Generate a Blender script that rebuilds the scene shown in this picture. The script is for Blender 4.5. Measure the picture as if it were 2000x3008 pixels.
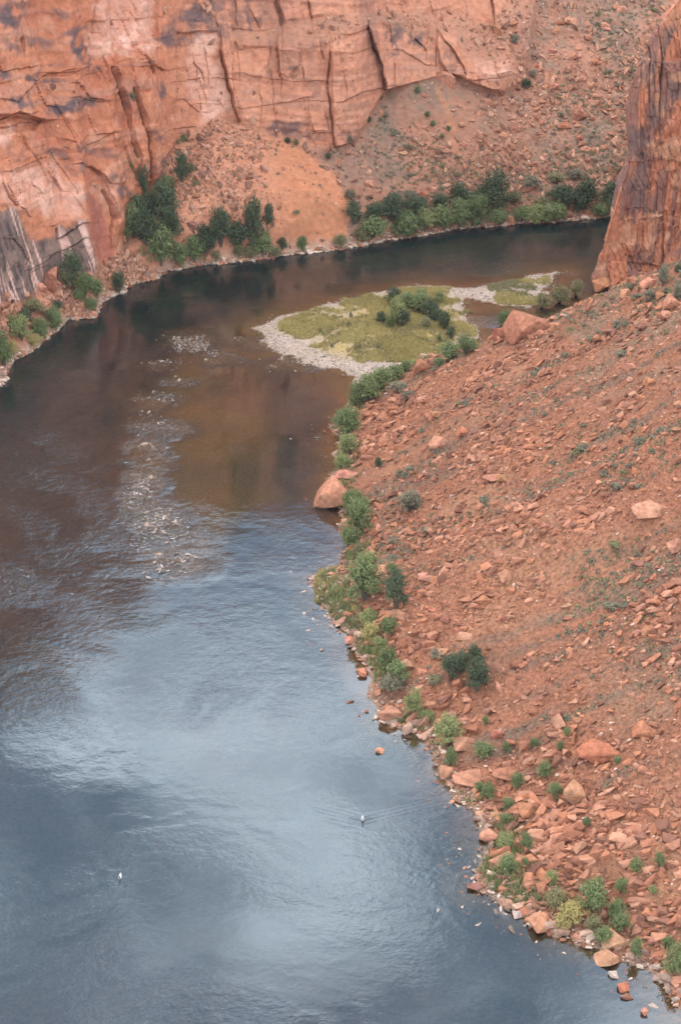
import bpy, bmesh, math, random
import numpy as np
from mathutils import Vector, Matrix

for o in list(bpy.data.objects):
    bpy.data.objects.remove(o, do_unlink=True)
SC = bpy.context.scene
COL = SC.collection
RNG = np.random.default_rng(7)
random.seed(7)

# ------------------------------------------------------------------ camera
H = 100.0                       # camera height above the river (m)
PITCH = math.radians(28.5)
F = 4495.0                      # focal length in photo pixels (photo 2000 x 3008)
cam_d = bpy.data.cameras.new('camera')
cam_d.sensor_fit = 'VERTICAL'
cam_d.angle_y = 2 * math.atan(1504.0 / F)
cam_d.clip_start = 1.0
cam_d.clip_end = 5000.0
cam = bpy.data.objects.new('camera', cam_d)
cam.location = (0, 0, H)
cam.rotation_euler = (math.radians(90) - PITCH, 0, 0)
COL.objects.link(cam)
SC.camera = cam

# ------------------------------------------------------------------ light
SUN_AZ = math.radians(-48.0)     # clockwise from +Y
SUN_EL = math.radians(60.0)
SC.view_settings.view_transform = 'Standard'
SC.view_settings.look = 'None'
SC.view_settings.gamma = 1.0
SC.view_settings.exposure = 0.04
SC.view_settings.use_curve_mapping = False
SC.cycles.max_bounces = 5
SC.cycles.diffuse_bounces = 2
SC.cycles.glossy_bounces = 2
SC.cycles.transparent_max_bounces = 6

world = bpy.data.worlds.new('World')
SC.world = world
world.use_nodes = True
wt = world.node_tree
wt.nodes.clear()
w_out = wt.nodes.new('ShaderNodeOutputWorld')
w_bg = wt.nodes.new('ShaderNodeBackground')
w_bg.inputs['Strength'].default_value = 0.12
sky = wt.nodes.new('ShaderNodeTexSky')
sky.sky_type = 'NISHITA'
sky.sun_disc = False
sky.sun_elevation = SUN_EL
sky.sun_rotation = SUN_AZ
sky.altitude = 1000
sky.dust_density = 2.0
# broken cloud sheet, laid out by direction over the whole sky
tc = wt.nodes.new('ShaderNodeTexCoord')
sep = wt.nodes.new('ShaderNodeSeparateXYZ')
wt.links.new(tc.outputs['Generated'], sep.inputs[0])
zz = wt.nodes.new('ShaderNodeMath'); zz.operation = 'MAXIMUM'
wt.links.new(sep.outputs['Z'], zz.inputs[0]); zz.inputs[1].default_value = 0.08
dv = wt.nodes.new('ShaderNodeVectorMath'); dv.operation = 'SCALE'
inv = wt.nodes.new('ShaderNodeMath'); inv.operation = 'DIVIDE'
inv.inputs[0].default_value = 1.0
wt.links.new(zz.outputs[0], inv.inputs[1])
wt.links.new(tc.outputs['Generated'], dv.inputs[0])
wt.links.new(inv.outputs[0], dv.inputs['Scale'])
cn = wt.nodes.new('ShaderNodeTexNoise')
cn.inputs['Scale'].default_value = 2.6
cn.inputs['Detail'].default_value = 5.0
cn.inputs['Roughness'].default_value = 0.5
cn.inputs['Distortion'].default_value = 0.6
cof = wt.nodes.new('ShaderNodeVectorMath'); cof.operation = 'ADD'; cof.inputs[1].default_value = (5.24, 4.60, 5.0)
wt.links.new(dv.outputs[0], cof.inputs[0])
wt.links.new(cof.outputs[0], cn.inputs['Vector'])
cr = wt.nodes.new('ShaderNodeMapRange')
cr.inputs[1].default_value = 0.44; cr.inputs[2].default_value = 0.76
wt.links.new(cn.outputs['Fac'], cr.inputs[0])
cmix = wt.nodes.new('ShaderNodeMixRGB')
wt.links.new(cr.outputs[0], cmix.inputs['Fac'])
cgrey = wt.nodes.new('ShaderNodeMixRGB'); cgrey.blend_type = 'MIX'
cgrey.inputs['Fac'].default_value = 0.7
cgrey.inputs['Color2'].default_value = (8.6, 11.2, 15.4, 1)
wt.links.new(sky.outputs[0], cgrey.inputs['Color1'])
wt.links.new(cgrey.outputs[0], cmix.inputs['Color1'])
cmix.inputs['Color2'].default_value = (56.0, 60.0, 64.0, 1)
wt.links.new(cmix.outputs[0], w_bg.inputs['Color'])
wt.links.new(w_bg.outputs[0], w_out.inputs['Surface'])

sun_d = bpy.data.lights.new('sun', 'SUN')
sun_d.energy = 1.5
sun_d.angle = math.radians(10)
sun_d.color = (1.0, 0.96, 0.91)
sun = bpy.data.objects.new('sun', sun_d)
sdir = Vector((math.sin(SUN_AZ) * math.cos(SUN_EL), math.cos(SUN_AZ) * math.cos(SUN_EL), math.sin(SUN_EL)))
sun.rotation_euler = sdir.to_track_quat('Z', 'Y').to_euler()
sun.location = sdir * 400
COL.objects.link(sun)

# ------------------------------------------------------------------ helpers: projection
CT, ST = math.cos(PITCH), math.sin(PITCH)
def pix_dir(px, py):
    px = np.asarray(px, float); py = np.asarray(py, float)
    u = 1504.0 - py
    return px - 1000.0, F * CT + u * ST, -F * ST + u * CT
def pix_polar(px, py):
    dx, dy, dz = pix_dir(px, py)
    return np.arctan2(dx, dy), dz / np.hypot(dx, dy)
def pix_plane(px, py, z=0.0):
    dx, dy, dz = pix_dir(px, py)
    t = (z - H) / dz
    return dx * t, dy * t
def to_pix(x, y, z):
    f = y * CT - (z - H) * ST
    u = y * ST + (z - H) * CT
    return 1000.0 + F * x / f, 1504.0 - F * u / f
def depth_of(x, y, z):
    return y * CT - (z - H) * ST

# ------------------------------------------------------------------ helpers: noise
def _hash(*a):
    h = np.zeros(np.broadcast(*a).shape, np.uint32)
    for i, v in enumerate(a):
        h = (h ^ (v.astype(np.int64).astype(np.uint32) * np.uint32([374761393, 668265263, 2246822519, 3266489917][i % 4]))) * np.uint32(2654435761)
        h ^= h >> np.uint32(15)
    h *= np.uint32(2246822519); h ^= h >> np.uint32(13)
    return h
def _rnd(*a):
    return _hash(*a).astype(np.float64) / 4294967295.0
def noise3(x, y, z):
    x, y, z = np.broadcast_arrays(np.asarray(x, float), np.asarray(y, float), np.asarray(z, float))
    xi, yi, zi = np.floor(x), np.floor(y), np.floor(z)
    fx, fy, fz = x - xi, y - yi, z - zi
    fx = fx * fx * (3 - 2 * fx); fy = fy * fy * (3 - 2 * fy); fz = fz * fz * (3 - 2 * fz)
    r = 0
    for a in (0, 1):
        for b in (0, 1):
            for c in (0, 1):
                w = (fx if a else 1 - fx) * (fy if b else 1 - fy) * (fz if c else 1 - fz)
                r = r + w * _rnd(xi + a, yi + b, zi + c)
    return r * 2 - 1
def noise2(x, y, seed=0.0):
    x, y = np.broadcast_arrays(np.asarray(x, float), np.asarray(y, float))
    xi, yi = np.floor(x), np.floor(y)
    fx, fy = x - xi, y - yi
    fx = fx * fx * (3 - 2 * fx); fy = fy * fy * (3 - 2 * fy)
    s = np.full_like(x, seed)
    r = 0
    for a in (0, 1):
        for b in (0, 1):
            r = r + (fx if a else 1 - fx) * (fy if b else 1 - fy) * _rnd(xi + a, yi + b, s)
    return r * 2 - 1
def fbm3(x, y, z, o=4, g=0.5):
    r = 0; a = 1; t = 0
    for i in range(o):
        r = r + a * noise3(x * 2 ** i + 17.3 * i, y * 2 ** i - 9.1 * i, z * 2 ** i + 5.7 * i); t += a; a *= g
    return r / t * 1.5
def fbm2(x, y, o=4, g=0.5, seed=0):
    r = 0; a = 1; t = 0
    for i in range(o):
        r = r + a * noise2(x * 2 ** i + 17.3 * i, y * 2 ** i - 9.1 * i, seed + i); t += a; a *= g
    return r / t * 1.5
def worley2(u, v, seed=0):
    """F1, F2 and a random value per cell"""
    ui, vi = np.floor(u), np.floor(v)
    f1 = np.full(u.shape, 9.0); f2 = np.full(u.shape, 9.0); cid = np.zeros(u.shape)
    s = np.full(u.shape, float(seed))
    for a in (-1, 0, 1):
        for b in (-1, 0, 1):
            cu, cv = ui + a, vi + b
            du = cu + 0.15 + 0.7 * _rnd(cu, cv, s) - u
            dv_ = cv + 0.15 + 0.7 * _rnd(cu, cv, s + 31) - v
            d = np.maximum(np.abs(du), np.abs(dv_)) * 0.6 + np.hypot(du, dv_) * 0.4
            near = d < f1
            f2 = np.where(near, f1, np.minimum(f2, d))
            cid = np.where(near, _rnd(cu, cv, s + 77), cid)
            f1 = np.where(near, d, f1)
    return f1, f2, cid
def blocks(U, dip, w, h, seed, tilt=0.08):
    """straight-jointed sandstone slabs: value per slab and distance (m) to the nearest joint"""
    sd = np.full(U.shape, float(seed))
    q = dip / h + 0.45 * noise2(dip / h * 0.9, U * 0 + seed, seed) + 0.10 * noise2(U / (3 * w), dip / h, seed + 1)
    l = np.floor(q); fl = q - l
    u = U / w + 7.3 * _rnd(l, sd) + tilt * (dip - l * h) / w * (2 * _rnd(l, sd + 3) + 0.4) + 0.05 * noise2(U / 1.5, dip / 2.5, seed + 2)
    u = u + 0.55 * noise2(u * 0.8, l, seed + 4)
    c = np.floor(u); fu = u - c
    return _rnd(c, l, sd), np.minimum(fu, 1 - fu) * w, np.minimum(fl, 1 - fl) * h
def sstep(a, b, x):
    t = np.clip((x - a) / (b - a), 0, 1)
    return t * t * (3 - 2 * t)
def seg_dist(x, y, poly, closed=False):
    d = np.full(np.shape(x), 1e9)
    pts = list(poly) + ([poly[0]] if closed else [])
    for (ax, ay), (bx, by) in zip(pts[:-1], pts[1:]):
        vx, vy = bx - ax, by - ay
        L = vx * vx + vy * vy + 1e-9
        t = np.clip(((x - ax) * vx + (y - ay) * vy) / L, 0, 1)
        d = np.minimum(d, np.hypot(x - ax - t * vx, y - ay - t * vy))
    return d
def in_poly(x, y, poly):
    r = np.zeros(np.shape(x), bool)
    n = len(poly)
    for i in range(n):
        ax, ay = poly[i]; bx, by = poly[(i + 1) % n]
        if ay == by: continue
        c = ((ay > y) != (by > y)) & (x < (bx - ax) * (y - ay) / (by - ay) + ax)
        r ^= c
    return r
def sdist(x, y, poly):
    """signed distance, positive inside"""
    d = seg_dist(x, y, poly, True)
    return np.where(in_poly(x, y, poly), d, -d)
def lerp(a, b, t):
    return a + (b - a) * t
def cmixn(c, d, m):
    return c + (np.asarray(d) - c) * m[..., None]

# ------------------------------------------------------------------ helpers: meshes
def make_mesh(name, V, Fc, color=None, attrs=None, smooth=False):
    V = np.ascontiguousarray(V, np.float32); Fc = np.ascontiguousarray(Fc, np.int32)
    me = bpy.data.meshes.new(name)
    n, k = Fc.shape
    me.vertices.add(len(V)); me.vertices.foreach_set('co', V.ravel())
    me.loops.add(n * k); me.loops.foreach_set('vertex_index', Fc.ravel())
    me.polygons.add(n)
    me.polygons.foreach_set('loop_start', np.arange(0, n * k, k, dtype=np.int32))
    me.polygons.foreach_set('use_smooth', np.full(n, smooth, bool))
    if color is not None:
        c = np.ones((len(V), 4), np.float32); c[:, :3] = color
        at = me.attributes.new('tint', 'FLOAT_COLOR', 'POINT'); at.data.foreach_set('color', c.ravel())
    for k_, v in (attrs or {}).items():
        at = me.attributes.new(k_, 'FLOAT', 'POINT'); at.data.foreach_set('value', np.ascontiguousarray(v, np.float32).ravel())
    me.update(calc_edges=True)
    return me
def grid_faces(nr, nc, closed=False):
    i = np.arange(nr - 1)[:, None]; j = np.arange(nc if closed else nc - 1)[None, :]
    j2 = (j + 1) % nc
    a = i * nc + j; b = i * nc + j2; c = (i + 1) * nc + j2; d = (i + 1) * nc + j
    return np.stack([a, b, c, d], -1).reshape(-1, 4)
def link(name, me, mat=None, parent=None, kind=None, label=None, cat=None, group=None):
    o = bpy.data.objects.new(name, me)
    COL.objects.link(o)
    if mat is not None and me is not None:
        me.materials.clear(); me.materials.append(mat)
    if parent is not None: o.parent = parent
    if kind: o['kind'] = kind
    if label: o['label'] = label
    if cat: o['category'] = cat
    if group: o['group'] = group
    return o
def compact(V, Fc, C=None):
    used = np.unique(Fc)
    m = np.full(len(V), -1, np.int64); m[used] = np.arange(len(used))
    return V[used], m[Fc], (C[used] if C is not None else None), used

# ------------------------------------------------------------------ materials
def new_mat(name):
    m = bpy.data.materials.new(name); m.use_nodes = True
    return m, m.node_tree, m.node_tree.nodes['Principled BSDF']
def N(nt, t, **kw):
    n = nt.nodes.new(t)
    for k, v in kw.items():
        if k in ('operation', 'blend_type', 'data_type', 'attribute_name', 'noise_dimensions', 'feature', 'attribute_type'):
            setattr(n, k, v)
        else:
            n.inputs[k].default_value = v
    return n
def rock_mat(name, use_obj_color=False, fine=1.6, bump=0.5, var=0.35, rough=0.92):
    m, nt, b = new_mat(name)
    L = nt.links.new
    b.inputs['Roughness'].default_value = rough
    b.inputs['Specular IOR Level'].default_value = 0.2
    geo = N(nt, 'ShaderNodeNewGeometry')
    if use_obj_color:
        src = N(nt, 'ShaderNodeObjectInfo').outputs['Color']
    else:
        src = N(nt, 'ShaderNodeAttribute', attribute_name='tint').outputs['Color']
    n1 = N(nt, 'ShaderNodeTexNoise', Scale=fine, Detail=8.0, Roughness=0.62)
    L(geo.outputs['Position'], n1.inputs['Vector'])
    mr = N(nt, 'ShaderNodeMapRange'); mr.inputs[1].default_value = 0.3; mr.inputs[2].default_value = 0.7
    mr.inputs[3].default_value = 1 - var; mr.inputs[4].default_value = 1 + var
    L(n1.outputs['Fac'], mr.inputs[0])
    mx = N(nt, 'ShaderNodeMixRGB', blend_type='MULTIPLY', Fac=1.0)
    L(src, mx.inputs['Color1']); L(mr.outputs[0], mx.inputs['Color2'])
    # hue drift
    n2 = N(nt, 'ShaderNodeTexNoise', Scale=fine * 0.35, Detail=4.0)
    L(geo.outputs['Position'], n2.inputs['Vector'])
    rp = N(nt, 'ShaderNodeMixRGB'); rp.inputs['Color1'].default_value = (0.90, 1.03, 1.08, 1); rp.inputs['Color2'].default_value = (1.08, 0.98, 0.92, 1)
    L(n2.outputs['Fac'], rp.inputs['Fac'])
    mx2 = N(nt, 'ShaderNodeMixRGB', blend_type='MULTIPLY', Fac=1.0)
    L(mx.outputs[0], mx2.inputs['Color1']); L(rp.outputs[0], mx2.inputs['Color2'])
    mx3 = N(nt, 'ShaderNodeMixRGB', blend_type='MULTIPLY', Fac=1.0); mx3.inputs['Color2'].default_value = (1.08, 0.915, 0.815, 1)
    L(mx2.outputs[0], mx3.inputs['Color1']); L(mx3.outputs[0], b.inputs['Base Color'])
    bp = N(nt, 'ShaderNodeBump', Strength=bump, Distance=0.35)
    n3 = N(nt, 'ShaderNodeTexNoise', Scale=fine * 1.2, Detail=9.0, Roughness=0.7)
    L(geo.outputs['Position'], n3.inputs['Vector'])
    L(n3.outputs['Fac'], bp.inputs['Height']); L(bp.outputs[0], b.inputs['Normal'])
    return m
M_CLIFF = rock_mat('sandstone_cliff', fine=0.8, bump=0.55, var=0.22)
M_TALUS = rock_mat('talus_earth', fine=2.4, bump=1.0, var=0.48)
M_FAR = rock_mat('far_talus_earth', fine=1.0, bump=0.35, var=0.20)
M_ROCK = rock_mat('loose_sandstone', fine=2.2, bump=0.4, var=0.22)
M_BOULDER = rock_mat('boulder_sandstone', use_obj_color=True, fine=1.5, bump=0.9, var=0.42)
M_BED = rock_mat('river_bed_gravel', fine=3.0, bump=0.5, var=0.35)

def leaf_mat(name, c1, c2):
    m, nt, b = new_mat(name)
    L = nt.links.new
    oi = N(nt, 'ShaderNodeObjectInfo'); geo = N(nt, 'ShaderNodeNewGeometry')
    ad = N(nt, 'ShaderNodeMath', operation='MULTIPLY'); ad.inputs[1].default_value = 0.55
    L(geo.outputs['Random Per Island'], ad.inputs[0])
    a2 = N(nt, 'ShaderNodeMath', operation='MULTIPLY_ADD'); a2.inputs[1].default_value = 0.45
    L(oi.outputs['Random'], a2.inputs[0]); L(ad.outputs[0], a2.inputs[2])
    mx = N(nt, 'ShaderNodeMixRGB'); mx.inputs['Color1'].default_value = (*c1, 1); mx.inputs['Color2'].default_value = (*c2, 1)
    L(a2.outputs[0], mx.inputs['Fac']); L(mx.outputs[0], b.inputs['Base Color'])
    b.inputs['Roughness'].default_value = 0.75
    b.inputs['Specular IOR Level'].default_value = 0.2
    tr = N(nt, 'ShaderNodeBsdfTranslucent'); L(mx.outputs[0], tr.inputs['Color'])
    ms = N(nt, 'ShaderNodeMixShader', Fac=0.25)
    L(b.outputs[0], ms.inputs[1]); L(tr.outputs[0], ms.inputs[2])
    L(ms.outputs[0], nt.nodes['Material Output'].inputs['Surface'])
    return m
LEAF = {
    'D': leaf_mat('foliage_dark_green', (0.068, 0.085, 0.045), (0.135, 0.150, 0.080)),
    'G': leaf_mat('foliage_green', (0.130, 0.155, 0.062), (0.235, 0.255, 0.105)),
    'L': leaf_mat('foliage_light_green', (0.200, 0.215, 0.080), (0.330, 0.325, 0.135)),
    'Y': leaf_mat('foliage_yellow_green', (0.350, 0.275, 0.095), (0.500, 0.390, 0.160)),
    'S': leaf_mat('foliage_grey_sage', (0.175, 0.145, 0.092), (0.285, 0.240, 0.155)),
    'O': leaf_mat('foliage_olive', (0.185, 0.160, 0.075), (0.310, 0.265, 0.130)),
}
M_STEM, _nt, _b = new_mat('woody_stem')
_b.inputs['Base Color'].default_value = (0.11, 0.085, 0.065, 1); _b.inputs['Roughness'].default_value = 0.9

# ------------------------------------------------------------------ shore lines (photo pixels on the water plane)
RS_PIX = [(2700, 3900), (2200, 3250), (2060, 3060), (1975, 2944), (1899, 2867), (1855, 2835), (1752, 2784), (1676, 2759), (1625, 2743), (1555, 2695),
          (1504, 2670), (1478, 2638), (1400, 2612), (1392, 2561), (1412, 2510), (1402, 2446), (1376, 2370), (1344, 2332), (1287, 2281),
          (1274, 2217), (1249, 2179), (1191, 2147), (1121, 2115), (1096, 2051), (1068, 1965), (1030, 1905), (995, 1850), (950, 1800), (920, 1755),
          (920, 1698), (962, 1668), (1010, 1655), (1014, 1636), (1007, 1567), (984, 1506), (958, 1480), (965, 1430), (984, 1376), (984, 1300), (982, 1255),
          (1000, 1228), (1030, 1165), (1050, 1132), (1110, 1108), (1180, 1085), (1240, 1062), (1300, 1045), (1395, 1018)]
rsx, rsy = pix_plane([p[0] for p in RS_PIX], [p[1] for p in RS_PIX])
RS = list(zip(rsx, rsy))
P0 = RS[-1]
RS += [(P0[0] + 9, P0[1] + 8.5), (P0[0] + 22, P0[1] + 22), (P0[0] + 42, P0[1] + 38), (P0[0] + 80, P0[1] + 52), (P0[0] + 160, P0[1] + 62), (P0[0] + 420, P0[1] + 60)]
LAND_R = RS + [(600, 400), (600, 0), (200, 0)]

BAR_PIX = [(738, 968), (781, 946), (858, 920), (939, 901), (1035, 879), (1126, 855), (1197, 843), (1264, 841), (1332, 848), (1446, 838), (1542, 822),
           (1555, 809), (1638, 795), (1654, 800), (1628, 812), (1612, 832), (1587, 848), (1628, 857), (1590, 872), (1600, 885), (1560, 900),
           (1542, 908), (1446, 889), (1383, 881), (1357, 883), (1348, 915), (1383, 946), (1408, 972), (1395, 1004), (1400, 1040), (1250, 1100),
           (1060, 1150), (1035, 1128), (1040, 1104), (1011, 1092), (949, 1085), (891, 1066), (882, 1045), (820, 1032), (770, 1002), (786, 984)]
GRASS_PIX = [(820, 970), (850, 945), (920, 922), (1000, 903), (1120, 868), (1200, 850), (1290, 848), (1320, 862), (1335, 905), (1345, 925), (1395, 965),
             (1385, 1010), (1380, 1040), (1230, 1075), (1130, 1070), (1000, 1052), (940, 1030), (880, 1005)]
SHELF_PIX = [(1060, 1120), (900, 1070), (740, 960), (560, 950), (470, 990), (400, 1080), (330, 1230), (330, 1400), (340, 1560), (330, 1680),
             (470, 1740), (600, 1700), (660, 1600), (780, 1520), (940, 1470), (990, 1400), (990, 1250)]
RIFFLE = [(555, 1012, 80, 34), (640, 1055, 110, 22), (470, 1075, 70, 24), (520, 1120, 90, 18), (450, 1180, 95, 34), (470, 1250, 100, 34), (430, 1330, 75, 48), (425, 1400, 60, 50), (415, 1460, 58, 50), (470, 1530, 95, 44), (515, 1640, 110, 66),
          (560, 1580, 70, 40), (860, 1065, 90, 26), (760, 1010, 60, 20)]
def poly_world(p):
    x, y = pix_plane([a[0] for a in p], [a[1] for a in p]); return list(zip(x, y))
BAR = poly_world(BAR_PIX); GRASS = poly_world(GRASS_PIX); SHELF = poly_world(SHELF_PIX)

def terrain(x, y):
    """height of river bed, gravel bar and right talus slope, with the fields used for colour"""
    x = np.asarray(x, float); y = np.asarray(y, float)
    jx = x + 0.9 * fbm2(x / 3.0, y / 3.0, 3, seed=3); jy = y + 0.9 * fbm2(x / 3.0, y / 3.0, 3, seed=9)
    d = sdist(jx, jy, LAND_R)
    db = sdist(jx, jy, BAR)
    ds = sdist(x, y, SHELF)
    n1 = fbm2(x / 14.0, y / 14.0, 4, seed=20)
    n2 = fbm2(x / 2.2, y / 2.2, 3, seed=30)
    # bed
    shelf = sstep(-9, 5, ds + 4 * n1)
    bed = lerp(-4.4 - 0.8 * n1, -0.55 - 0.25 * n1 - 1.1 * sstep(720, 960, to_pix(x, y, 0 * x)[0]), shelf)
    bed = np.maximum(bed, -0.12 - 0.28 * np.maximum(-d, 0) + 0.10 * n2)
    bed = np.maximum(bed, -0.12 - 0.10 * np.maximum(-db, 0) + 0.06 * n2)
    px, py = to_pix(x, y, 0 * x)
    rf = np.full_like(x, -1.0)
    for cx, cy, rx, ry in RIFFLE:
        rf = np.maximum(rf, 1 - np.sqrt(((px - cx) / rx) ** 2 + ((py - cy) / ry) ** 2))
    rif = sstep(-0.6, 0.5, rf + 0.45 * n1 + 0.2 * n2)
    n3 = fbm2(x / 0.9, y / 0.9, 2, seed=44)
    bed = np.maximum(bed, lerp(-1.2, -0.15, rif) + 0.15 * n3 + 0.09 * n2)
    # bar
    barz = np.minimum(0.10 * np.maximum(db, 0) + 0.05, 1.3 + 0.2 * n1) + 0.10 * n2 * sstep(0, 3, db)
    z = np.where(db > 0, np.maximum(bed, barz), bed)
    # right slope
    dd = np.maximum(d, 0)
    rough = np.minimum(1, dd / 9.0)
    gul = fbm2(y / 5.0 + 0.03 * x, x / 30.0, 3, seed=50)
    big = fbm2(x / 26.0, y / 26.0, 3, seed=60)
    sl = 0.64 * (np.sqrt(dd * dd + 9.0) - 3.0) + 0.35 * sstep(0, 1.5, dd)
    sl = sl + rough * (1.3 * big + 0.7 * gul + 0.28 * n2)
    sl = np.where(sl > 78, 78 + (sl - 78) * 0.2, sl)
    z = np.where(d > 0, np.maximum(z, sl + 0.02), z)
    return z, d, db, shelf, rif, px, py

def ray_terrain(px, py):
    dx, dy, dz = pix_dir(px, py)
    t = np.linspace(60, 460, 1600) / math.hypot(dx, dy)
    X, Y, Z = dx * t, dy * t, H + dz * t
    tz = np.maximum(terrain(X, Y)[0], -0.05)
    hit = np.nonzero(Z <= tz)[0]
    if len(hit) == 0: return None
    i = hit[0]
    if i == 0: return None
    a0, a1 = Z[i - 1] - tz[i - 1], Z[i] - tz[i]
    k = a0 / (a0 - a1 + 1e-9)
    return np.array([lerp(X[i - 1], X[i], k), lerp(Y[i - 1], Y[i], k), lerp(Z[i - 1], Z[i], k)])

# ------------------------------------------------------------------ ground sheet (polar layout, finest where seen)
STEP = 4.4
a_in0, a_in1 = math.atan2(-1130, F), math.atan2(1130, F)
azs = np.concatenate([np.linspace(math.radians(-36), a_in0 * 1.12, 30, endpoint=False),
                      np.linspace(a_in0 * 1.12, a_in1 * 1.12, int(2530 / STEP)),
                      np.linspace(a_in1 * 1.12, math.radians(40), 40)[1:]])
rows = np.arange(3500, 520, -STEP)
tes = pix_polar(np.full(len(rows), 1000.0), rows)[1]
rr = -H / tes
GA, GR = np.meshgrid(azs, rr)
GX, GY = GR * np.sin(GA), GR * np.cos(GA)
GZ, GD, GDB, GSH, GRI, GPX, GPY = terrain(GX, GY)
nr, nc = GX.shape
V = np.stack([GX, GY, GZ], -1).reshape(-1, 3)
FC = grid_faces(nr, nc)
fx = lambda a: a.reshape(-1)
n_big = fbm2(GX / 18, GY / 18, 4, seed=70); n_mid = fbm2(GX / 5, GY / 5, 4, seed=71); n_fin = fbm2(GX / 1.1, GY / 1.1, 3, seed=72)
streak = fbm2(GY / 2.2 + 0.05 * GX, GX / 16.0, 4, seed=73)
# slope colour
c_sl = np.zeros(GX.shape + (3,)) + np.array([0.325, 0.150, 0.090])
c_sl = cmixn(c_sl, [0.210, 0.130, 0.094], 0.65 * sstep(-0.15, 0.5, streak))
c_sl = cmixn(c_sl, [0.175, 0.145, 0.110], 0.4 * sstep(0.2, 0.6, streak + 0.25 * n_big))
c_sl = cmixn(c_sl, [0.365, 0.195, 0.118], sstep(0.1, 0.8, n_big))
c_sl = cmixn(c_sl, [0.23, 0.170, 0.120], 0.75 * sstep(0.2, 0.8, -n_big + 0.4 * n_mid))
c_sl = cmixn(c_sl, [0.40, 0.180, 0.102], 0.7 * sstep(0.25, 0.8, n_mid) * sstep(30, 5, GD))
c_sl = c_sl * 0.80
SPIT = poly_world([(1030, 1905), (905, 1790), (900, 1690), (955, 1655), (1015, 1650), (1030, 1720), (1045, 1820), (1060, 1900)])
spt = sstep(-1.0, 1.2, sdist(GX, GY, SPIT) + 0.8 * n_mid)
c_sl = cmixn(c_sl, [0.30, 0.235, 0.165], 0.9 * spt)
wet = sstep(1.4, 0.1, GD) * 0.8
c_sl = cmixn(c_sl, [0.27, 0.20, 0.155], wet)
# bed colour
c_bed = np.zeros(GX.shape + (3,)) + np.array([0.30, 0.155, 0.062])
olv = sstep(1.2, 0.3, np.sqrt(((GPX - 640) / 300) ** 2 + ((GPY - 1400) / 210) ** 2) + 0.35 * n_mid)
c_bed = cmixn(c_bed, [0.27, 0.205, 0.055], 0.85 * olv)
c_bed = cmixn(c_bed, [0.20, 0.150, 0.048], sstep(-0.3, 0.6, n_big))
c_bed = cmixn(c_bed, [0.30, 0.205, 0.125], sstep(0.0, 0.9, n_mid) * 0.5)
c_bed = c_bed * 0.92
c_bed = cmixn(c_bed, [0.165, 0.125, 0.092], 0.95 * sstep(0.1, 0.7, GRI))
c_bed = cmixn(c_bed, [0.27, 0.225, 0.19], sstep(-0.03, 0.06, GZ))
# bar colour
dg = sdist(GX + 1.5 * n_mid, GY + 1.5 * n_mid, GRASS)
c_bar = np.zeros(GX.shape + (3,)) + np.array([0.33, 0.285, 0.255])
c_bar = cmixn(c_bar, [0.33, 0.28, 0.235], sstep(-0.2, 0.6, n_fin))
c_bar = cmixn(c_bar, [0.27, 0.225, 0.135], sstep(-2.5, 1.5, dg) * 0.85)
c_bar = cmixn(c_bar, [0.30, 0.235, 0.105], sstep(0, 5, dg) * sstep(-0.4, 0.5, n_mid))
c_bar = cmixn(c_bar, [0.36, 0.29, 0.22], 0.5 * sstep(0.2, 0.7, fbm2(GX / 3, GY / 3, 3, seed=77)) * sstep(0, 3, dg))
c_bar = cmixn(c_bar, [0.20, 0.165, 0.12], sstep(0.25, 0.05, GZ) * 0.45)
is_bar = (GDB > 0) & (GD <= 0)
colr = np.where((GD > 0)[..., None], c_sl, np.where(is_bar[..., None], c_bar, c_bed)).reshape(-1, 3)
fcx = GD.reshape(-1)[FC].mean(1); fbx = GDB.reshape(-1)[FC].mean(1)
m_sl = fcx > 0
m_bar = (~m_sl) & (fbx > 0)
for nm, mk, mt in (('talus_slope', m_sl, M_TALUS), ('gravel_bar', m_bar, M_BED), ('river_bed', ~(m_sl | m_bar), M_BED)):
    v, f, c, _ = compact(V, FC[mk], colr)
    link(nm, make_mesh(nm, v, f, c, smooth=True), mt, kind='structure')

# ------------------------------------------------------------------ water
M_WATER, nt, b = new_mat('river_water')
L = nt.links.new
nt.nodes.remove(b)
geo = N(nt, 'ShaderNodeNewGeometry')
a_dep = N(nt, 'ShaderNodeAttribute', attribute_name='depth')
a_rgh = N(nt, 'ShaderNodeAttribute', attribute_name='chop')
# ripples: three scales, chop drives the amplitude
mp = N(nt, 'ShaderNodeMapping'); mp.inputs['Scale'].default_value = (0.75, 1.0, 1.0); mp.inputs['Rotation'].default_value = (0, 0, 0.25)
L(geo.outputs['Position'], mp.inputs['Vector'])
w1 = N(nt, 'ShaderNodeTexNoise', Scale=0.9, Detail=4.0, Roughness=0.6, Distortion=0.4); L(mp.outputs[0], w1.inputs['Vector'])
w2 = N(nt, 'ShaderNodeTexNoise', Scale=0.16, Detail=3.0, Roughness=0.5); L(mp.outputs[0], w2.inputs['Vector'])
w3 = N(nt, 'ShaderNodeTexNoise', Scale=3.2, Detail=3.0, Roughness=0.55); L(mp.outputs[0], w3.inputs['Vector'])
s1 = N(nt, 'ShaderNodeMath', operation='MULTIPLY'); L(w1.outputs['Fac'], s1.inputs[0]); L(a_rgh.outputs['Fac'], s1.inputs[1])
s2 = N(nt, 'ShaderNodeMath', operation='MULTIPLY_ADD'); L(w2.outputs['Fac'], s2.inputs[0]); s2.inputs[1].default_value = 0.25; L(s1.outputs[0], s2.inputs[2])
s3a = N(nt, 'ShaderNodeMath', operation='MULTIPLY'); L(w3.outputs['Fac'], s3a.inputs[0]); L(a_rgh.outputs['Fac'], s3a.inputs[1])
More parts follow.
